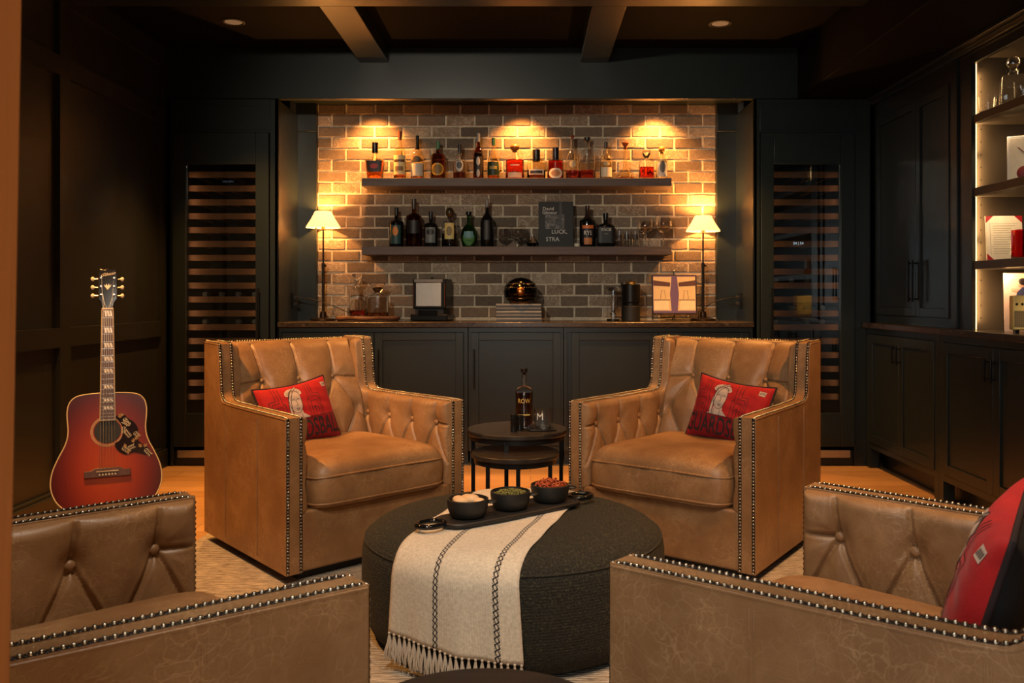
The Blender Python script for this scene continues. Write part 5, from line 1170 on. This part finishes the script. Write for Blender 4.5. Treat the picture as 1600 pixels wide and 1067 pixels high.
# document with red corners, third shelf
x, y = 2.36, yR(1571, 2.36); t = thing('certificate', (x, y, SH[2]), 'white printed certificate with red corners on the third lit shelf', 'certificate'); t.rotation_euler = (math.radians(-6), 0, -.12)
s = F/y; hw_, hh = 27/s, .225
m = MB(); m.box(-hw_, hw_, 0, .008, 0, hh); m.build('card', cm((232, 222, 200)), t)
m = MB()
for sx in (-1, 1):
    for zc, sz in ((0, 1), (hh, -1)): m.prism([(sx*hw_, zc), (sx*(hw_-.036), zc), (sx*hw_, zc+sz*.036)], lambda a, b, d: (a, d, b), -.002, -.0004)
m.build('corner', cm((170, 22, 30)), t)
m = MB()
for k in range(14): z = .035+k*.0115; m.box(-hw_*.62, hw_*(.2+.5*((k*7) % 5)/5), -.0008, -.0002, z, z+.0022) if k % 5 != 3 else m.box(-hw_*.72, hw_*.72, -.0008, -.0002, z, z+.001)
m.box(-hw_*.78, -hw_*.76, -.0008, -.0002, .03, .19); m.build('printed_lines', cm((150, 138, 120)), t, smooth=0)
x, y = 2.315, yR(1597, 2.315); m = MB(); m.lathe([(.001, 0), (.036, 0), (.038, .004), (.038, .135), (.035, .135), (.035, .008), (.001, .008)], seg=24, sq=5, caps=(False, False)); o = m.build('red_tumbler', glassm('red_cut_glass', (.6, .02, .03), .08), smooth=40); o.location = (x, y, SH[2]); tag(o, 'deep red cut glass in front of the certificate on the third shelf', 'glass')
# magazine and radio on the counter
x, y = 2.37, yR(1592, 2.37); t = thing('magazine', (x, y, ZCT), 'pale magazine with a dark-haired figure standing behind the radio', 'magazine'); t.rotation_euler = (math.radians(-5), 0, -.25)
m = MB(); m.box(-.062, .12, 0, .006, 0, .285); m.build('cover', cm((226, 190, 172)), t)
m = MB(); m.box(-.058, .116, -.001, 0, .255, .28); m.build('title_strip', cm((240, 220, 180)), t)
m = MB(); m.prism([(.0, .08), (-.012, .15), (-.004, .19), (.02, .215), (.05, .21), (.06, .1)], lambda a, b, d: (a, d, b), -.0018, -.0004); m.build('figure_clothes', cm((60, 62, 95)), t)
m = MB(); m.dome((.018, -.0008, .232), (0, -1, 0), .020, .003, 16); m.prism([(-.004, .19), (-.03, .20), (-.028, .212), (.004, .205)], lambda a, b, d: (a, d, b), -.0022, -.0004); m.build('figure_skin', cm((226, 170, 140)), t)
m = MB(); m.dome((.022, -.0012, .243), (0, -1, .1), .019, .004, 16); m.build('figure_hair', cm((45, 28, 24)), t)
x, y = 2.27, yR(1599, 2.27); t = thing('radio', (x, y, ZCT), 'small cream retro radio at the right edge of the picture', 'radio'); t.rotation_euler = (0, 0, -.25)
m = MB(); m.box(-.052, .14, -.03, .03, .016, .175); m.build('case', cm((205, 180, 110)), t, bevel=.006)
m = MB(); m.box(-.046, .13, -.0325, -.030, .03, .105); m.build('grille', cm((120, 104, 70)), t, bevel=.001)
m = MB()
for a in range(22):
    for b in range(9): m.dome((-.040+a*.0078, -.0325, .036+b*.0078), (0, -1, 0), .0022, .0006, 6)
m.build('grille_holes', 'blackmatte', t)
for q in (-.035, -.012): m = MB(); m.dome((q, -.030, .135), (0, -1, 0), .006, .006, 12); m.build('knob', 'black', t)
for q in (-.03, .11): m = MB(); m.box(q-.008, q+.008, -.02, .02, 0, .017); m.build('foot', 'black', t)

# ------------------------------------------------------------------ guitar
def sunburst():
    n = NT('sunburst_top'); v = n.coord(); sp = n.n('ShaderNodeSeparateXYZ'); n.l(v, sp.inputs[0])
    dx = n.math('DIVIDE', sp.outputs[0], .20); dz = n.math('DIVIDE', n.math('SUBTRACT', sp.outputs[2], .20), .32)
    r = n.math('SQRT', n.math('ADD', n.math('MULTIPLY', dx, dx), n.math('MULTIPLY', dz, dz)))
    g = n.noise(n.coord(60, 60, 2), 2.5, 3); r = n.math('ADD', r, n.math('MULTIPLY', n.math('SUBTRACT', g, .5), .10))
    n.base(n.ramp(r, [(0, (.42, .062, .008)), (.45, (.29, .032, .006)), (.8, (.13, .010, .004)), (1.05, (.06, .004, .003))]))
    n.b.inputs['Roughness'].default_value = .3; n.b.inputs['Specular IOR Level'].default_value = .3; return n.m
M['sunburst'] = sunburst(); M['mahogany'] = woodm('mahogany', (.035, .008, .005), (.07, .017, .009), 'z', .25); M['rosewood'] = woodm('rosewood', (.055, .020, .012), (.10, .038, .022), 'z', .4)
M['pearl'] = simple('pearl', (.72, .70, .66), .25); M['binding'] = simple('cream_binding', (.62, .50, .28), .4); M['string'] = simple('string', (.55, .42, .28), .35, 1)
yg = 3.50; gx = WX(168, yg); zl = .351; PH = math.radians(15.5); AL = math.radians(26)
gz = zl-.135*math.cos(PH)
t = thing('acoustic_guitar', (gx+.135*math.sin(PH)*math.sin(AL), yg-.135*math.sin(PH)*math.cos(AL), gz), 'red sunburst acoustic guitar with flowered black pickguard leaning by the left wall', 'guitar'); t.rotation_euler = (-PH, 0, AL)
hp = [(0, 0), (.07, .006), (.125, .026), (.172, .062), (.196, .105), (.2035, .150), (.196, .200), (.176, .250), (.156, .292), (.146, .325), (.1435, .360), (.147, .400), (.1475, .435), (.139, .470), (.115, .493), (.07, .502), (0, .505)]
right = catmull(hp, 4); outl = right+[(-x, z) for x, z in reversed(right[1:-1])]
m = MB(); m.prism(outl, lambda a, b, d: (a, d, b), .004, .115); m.build('body', 'mahogany', t, smooth=50)
m = MB(); m.prism(outl, lambda a, b, d: (a, d, b), 0, .004); sbd = m.build('soundboard', 'sunburst', t, smooth=50)
m = MB(); m.tube([(a*.997, .001, .0+b*.998+.0005) for a, b in outl], .0028, 6, closed=True); m.build('binding', 'binding', t, smooth=80)
hz = .345
m = MB(); m.lathe([(.050, -.0006), (.050, -.0001)], seg=40); m.warp(lambda x, y, z: (x, z, hz+y)); m.build('sound_hole', 'blackmatte', t)
m = MB()
for r in (.055, .0585, .062): m.tube([(r*math.cos(2*PI*k/48), -.0002, hz+r*math.sin(2*PI*k/48)) for k in range(48)], .0009, 5, closed=True)
m.build('rosette', 'binding', t)
m = MB(); m.box(.0, .05, -.0008, -.0002, 0, 0); 
pg = catmull([(.030, .402), (.056, .415), (.075, .395), (.10, .375), (.115, .345), (.108, .318), (.122, .290), (.155, .262), (.163, .232), (.145, .238), (.125, .245), (.098, .252), (.068, .245), (.040, .262), (.026, .290), (.045, .305), (.056, .330), (.055, .360), (.042, .385)], 4, True)
m = MB(); m.prism(pg, lambda a, b, d: (a, d, b), -.0022, -.0003); pgo = m.build('pickguard', simple('pickguard_black', (.014, .006, .006), .15), t, smooth=40)
m1 = MB(); m2 = MB()
def leaf(mb, x, z, a, l, w_=.32):
    c, s = math.cos(a), math.sin(a); P = [(0, 0), (l*.5, l*w_/2), (l, 0), (l*.5, -l*w_/2)]; mb.add([(x+c*p-s*q, -.0030, z+s*p+c*q) for p, q in P], [(0, 1, 2, 3)])
for (x, z, a, n_) in ((.062, .395, -1.1, 5), (.085, .365, 2.6, 5), (.10, .335, -.9, 4), (.085, .315, 2.2, 5), (.055, .275, -.7, 5), (.075, .268, .4, 4), (.14, .262, -.9, 5), (.06, .36, -1.6, 4)):
    for k in range(n_):
        px_, pz_ = x+math.cos(a)*k*.007, z+math.sin(a)*k*.007; leaf(m1, px_, pz_, a+.9, .013); leaf(m1, px_, pz_, a-.9, .013)
for (x, z, a) in ((.052, .398, 2.2), (.045, .405, .3), (.105, .30, 1.2), (.098, .29, 1.7), (.11, .31, .9), (.085, .262, 3.6), (.13, .272, 2.5), (.137, .268, 1.0), (.07, .272, 2.0)): leaf(m2, x, z, a, .020, .55); leaf(m2, x, z, a+.5, .016, .5)
m1.build('flower_leaves', cm((185, 175, 150), .4), pgo, smooth=0); m2.build('flower_petals', cm((150, 115, 45), .4), pgo, smooth=0)
m = MB(); bzz = .175; m.prism([(-.085, bzz-.016), (.085, bzz-.016), (.085, bzz+.012), (.062, bzz+.012), (.045, bzz+.022), (-.045, bzz+.022), (-.062, bzz+.012), (-.085, bzz+.012)], lambda a, b, d: (a, d, b), -.009, 0); br = m.build('bridge', 'rosewood', t, bevel=.002)
m = MB(); m.box(-.040, .040, -.013, -.009, bzz+.006, bzz+.009); m.build('saddle', 'cream', br)
for k in range(6): m = MB(); m.dome((-.029+k*.0116, -.009, bzz-.006), (0, -1, 0), .0036, .004, 10); m.build('bridge_pin', 'cream', br)
NK = .862; FB0 = .388
m = MB(); m.prism([(-.027, .45), (.027, .45), (.0215, NK), (-.0215, NK)], lambda a, b, d: (a, d, b), -.002, .020); m.build('neck', 'mahogany', t, bevel=.006)
def fbw(z): return .0285-(z-FB0)/(NK-FB0)*.0065
m = MB(); m.prism([(-fbw(FB0), FB0), (fbw(FB0), FB0), (fbw(NK), NK), (-fbw(NK), NK)], lambda a, b, d: (a, d, b), -.0075, -.001); fb = m.build('fretboard', 'rosewood', t)
m = MB()
for s in (-1, 1): m.tube([(s*fbw(FB0), -.0065, FB0), (s*fbw(NK), -.0065, NK)], .0014, 5)
m.tube([(-fbw(FB0), -.0065, FB0), (fbw(FB0), -.0065, FB0)], .0014, 5); m.build('fretboard_binding', 'binding', fb)
sc_len = NK-bzz; fz = [NK-sc_len*(1-2**(-k/12)) for k in range(0, 21)]
m = MB()
for z in fz[1:]:
    if z > FB0+.003: m.box(-fbw(z)+.001, fbw(z)-.001, -.0084, -.0072, z-.0005, z+.0005)
m.build('frets', 'steel', fb)
for a in (1, 3, 5, 7, 9, 12, 15, 17):
    if a >= len(fz): continue
    zc = (fz[a]+fz[a-1])/2; hh_ = (fz[a-1]-fz[a])*.33; m = MB(); ww = fbw(zc)*.62
    for x0_, x1_ in ((-ww, -ww*.42), (-ww*.25, ww*.30), (ww*.48, ww)): m.add([(x0_, -.0078, zc+hh_), (x1_, -.0078, zc+hh_), (x1_+.005, -.0078, zc-hh_), (x0_+.005, -.0078, zc-hh_)], [(0, 1, 2, 3)])
    m.build('inlay', 'pearl', fb, smooth=0)
m = MB(); m.box(-.022, .022, -.009, .0, NK, NK+.005); m.build('nut', 'cream', t)
hs = MB(); HS = [(-.021, NK+.005), (.021, NK+.005), (.026, NK+.03), (.036, NK+.045), (.037, NK+.16), (.030, NK+.18), (.012, NK+.174), (0, NK+.184), (-.012, NK+.174), (-.030, NK+.18), (-.037, NK+.16), (-.036, NK+.045), (-.026, NK+.03)]
hs.prism(HS, lambda a, b, d: (a, d, b), -.004, .012); hd = hs.build('headstock', simple('headstock_black', (.010, .009, .009), .12), t, bevel=.002)
m = MB(); add_text(m, 'Gibson', .020, lambda x, y: (x+y*.25, -.0046, NK+.155+y+x*.22), shear=.5); m.build('lettering', 'pearl', hd, smooth=0)
m = MB()
for a in (-.9, -.3, .3, .9): m.add([(0, -.0046, NK+.085), (.004*math.cos(a)+.013*math.sin(a), -.0046, NK+.10+.003), (.017*math.sin(a), -.0046, NK+.104+.010*math.cos(a)), (-.004*math.cos(a)+.013*math.sin(a), -.0046, NK+.10+.003)], [(0, 1, 2, 3)])
m.build('crown_inlay', 'pearl', hd, smooth=0)
for k in range(3):
    for s in (-1, 1):
        z = NK+.062+k*.037; m = MB(); m.cyl((s*.025, -.004, z), (s*.025, -.016, z), .0055, .004, 12); m.cyl((s*.034, .006, z), (s*.050, .006, z), .0025, seg=8); p = m.build('tuner', 'steel', t)
        m = MB(); m.sphere((s*.057, .006, z), .010, 12, sx=.8, sy=.55); m.build('tuner_button', 'pearl', p, smooth=80)
for k in range(6):
    xb, xn = -.029+k*.0116, -.0165+k*.0066; s = -1 if k < 3 else 1; kk = (2-k) if k < 3 else (k-3); kk = 2-kk
    m = MB(); m.tube([(xb, -.010, bzz-.004), (xb, -.0145, bzz+.0075), (xn, -.0112, NK+.002), (s*.0235, -.011, NK+.062+(2-kk)*.037)], .0006+.0001*(5-k), 5); m.build('string', 'string', t)
# stand under the guitar
st = thing('guitar_stand', (t.location.x, t.location.y, 0), 'black tubular guitar stand holding up the red guitar', 'stand'); st.rotation_euler = (0, 0, AL)
m = MB()
for s in (-1, 1): m.tube([(s*.09, -.03, gz-.005), (s*.09, -.02, gz-.022), (s*.09, .10, gz-.03), (0, .17, gz-.03)], .007, 8)
m.tube([(0, .17, gz+.32), (0, .17, gz-.03), (0, .15, .10)], .009, 8); m.build('cradle', 'black', st)
for a in (-2.1, -.95, 1.57): m = MB(); m.tube([(0, .15, .14), (.17*math.cos(a), .15+.17*math.sin(a), .008)], .007, 8); m.build('leg', 'black', st)
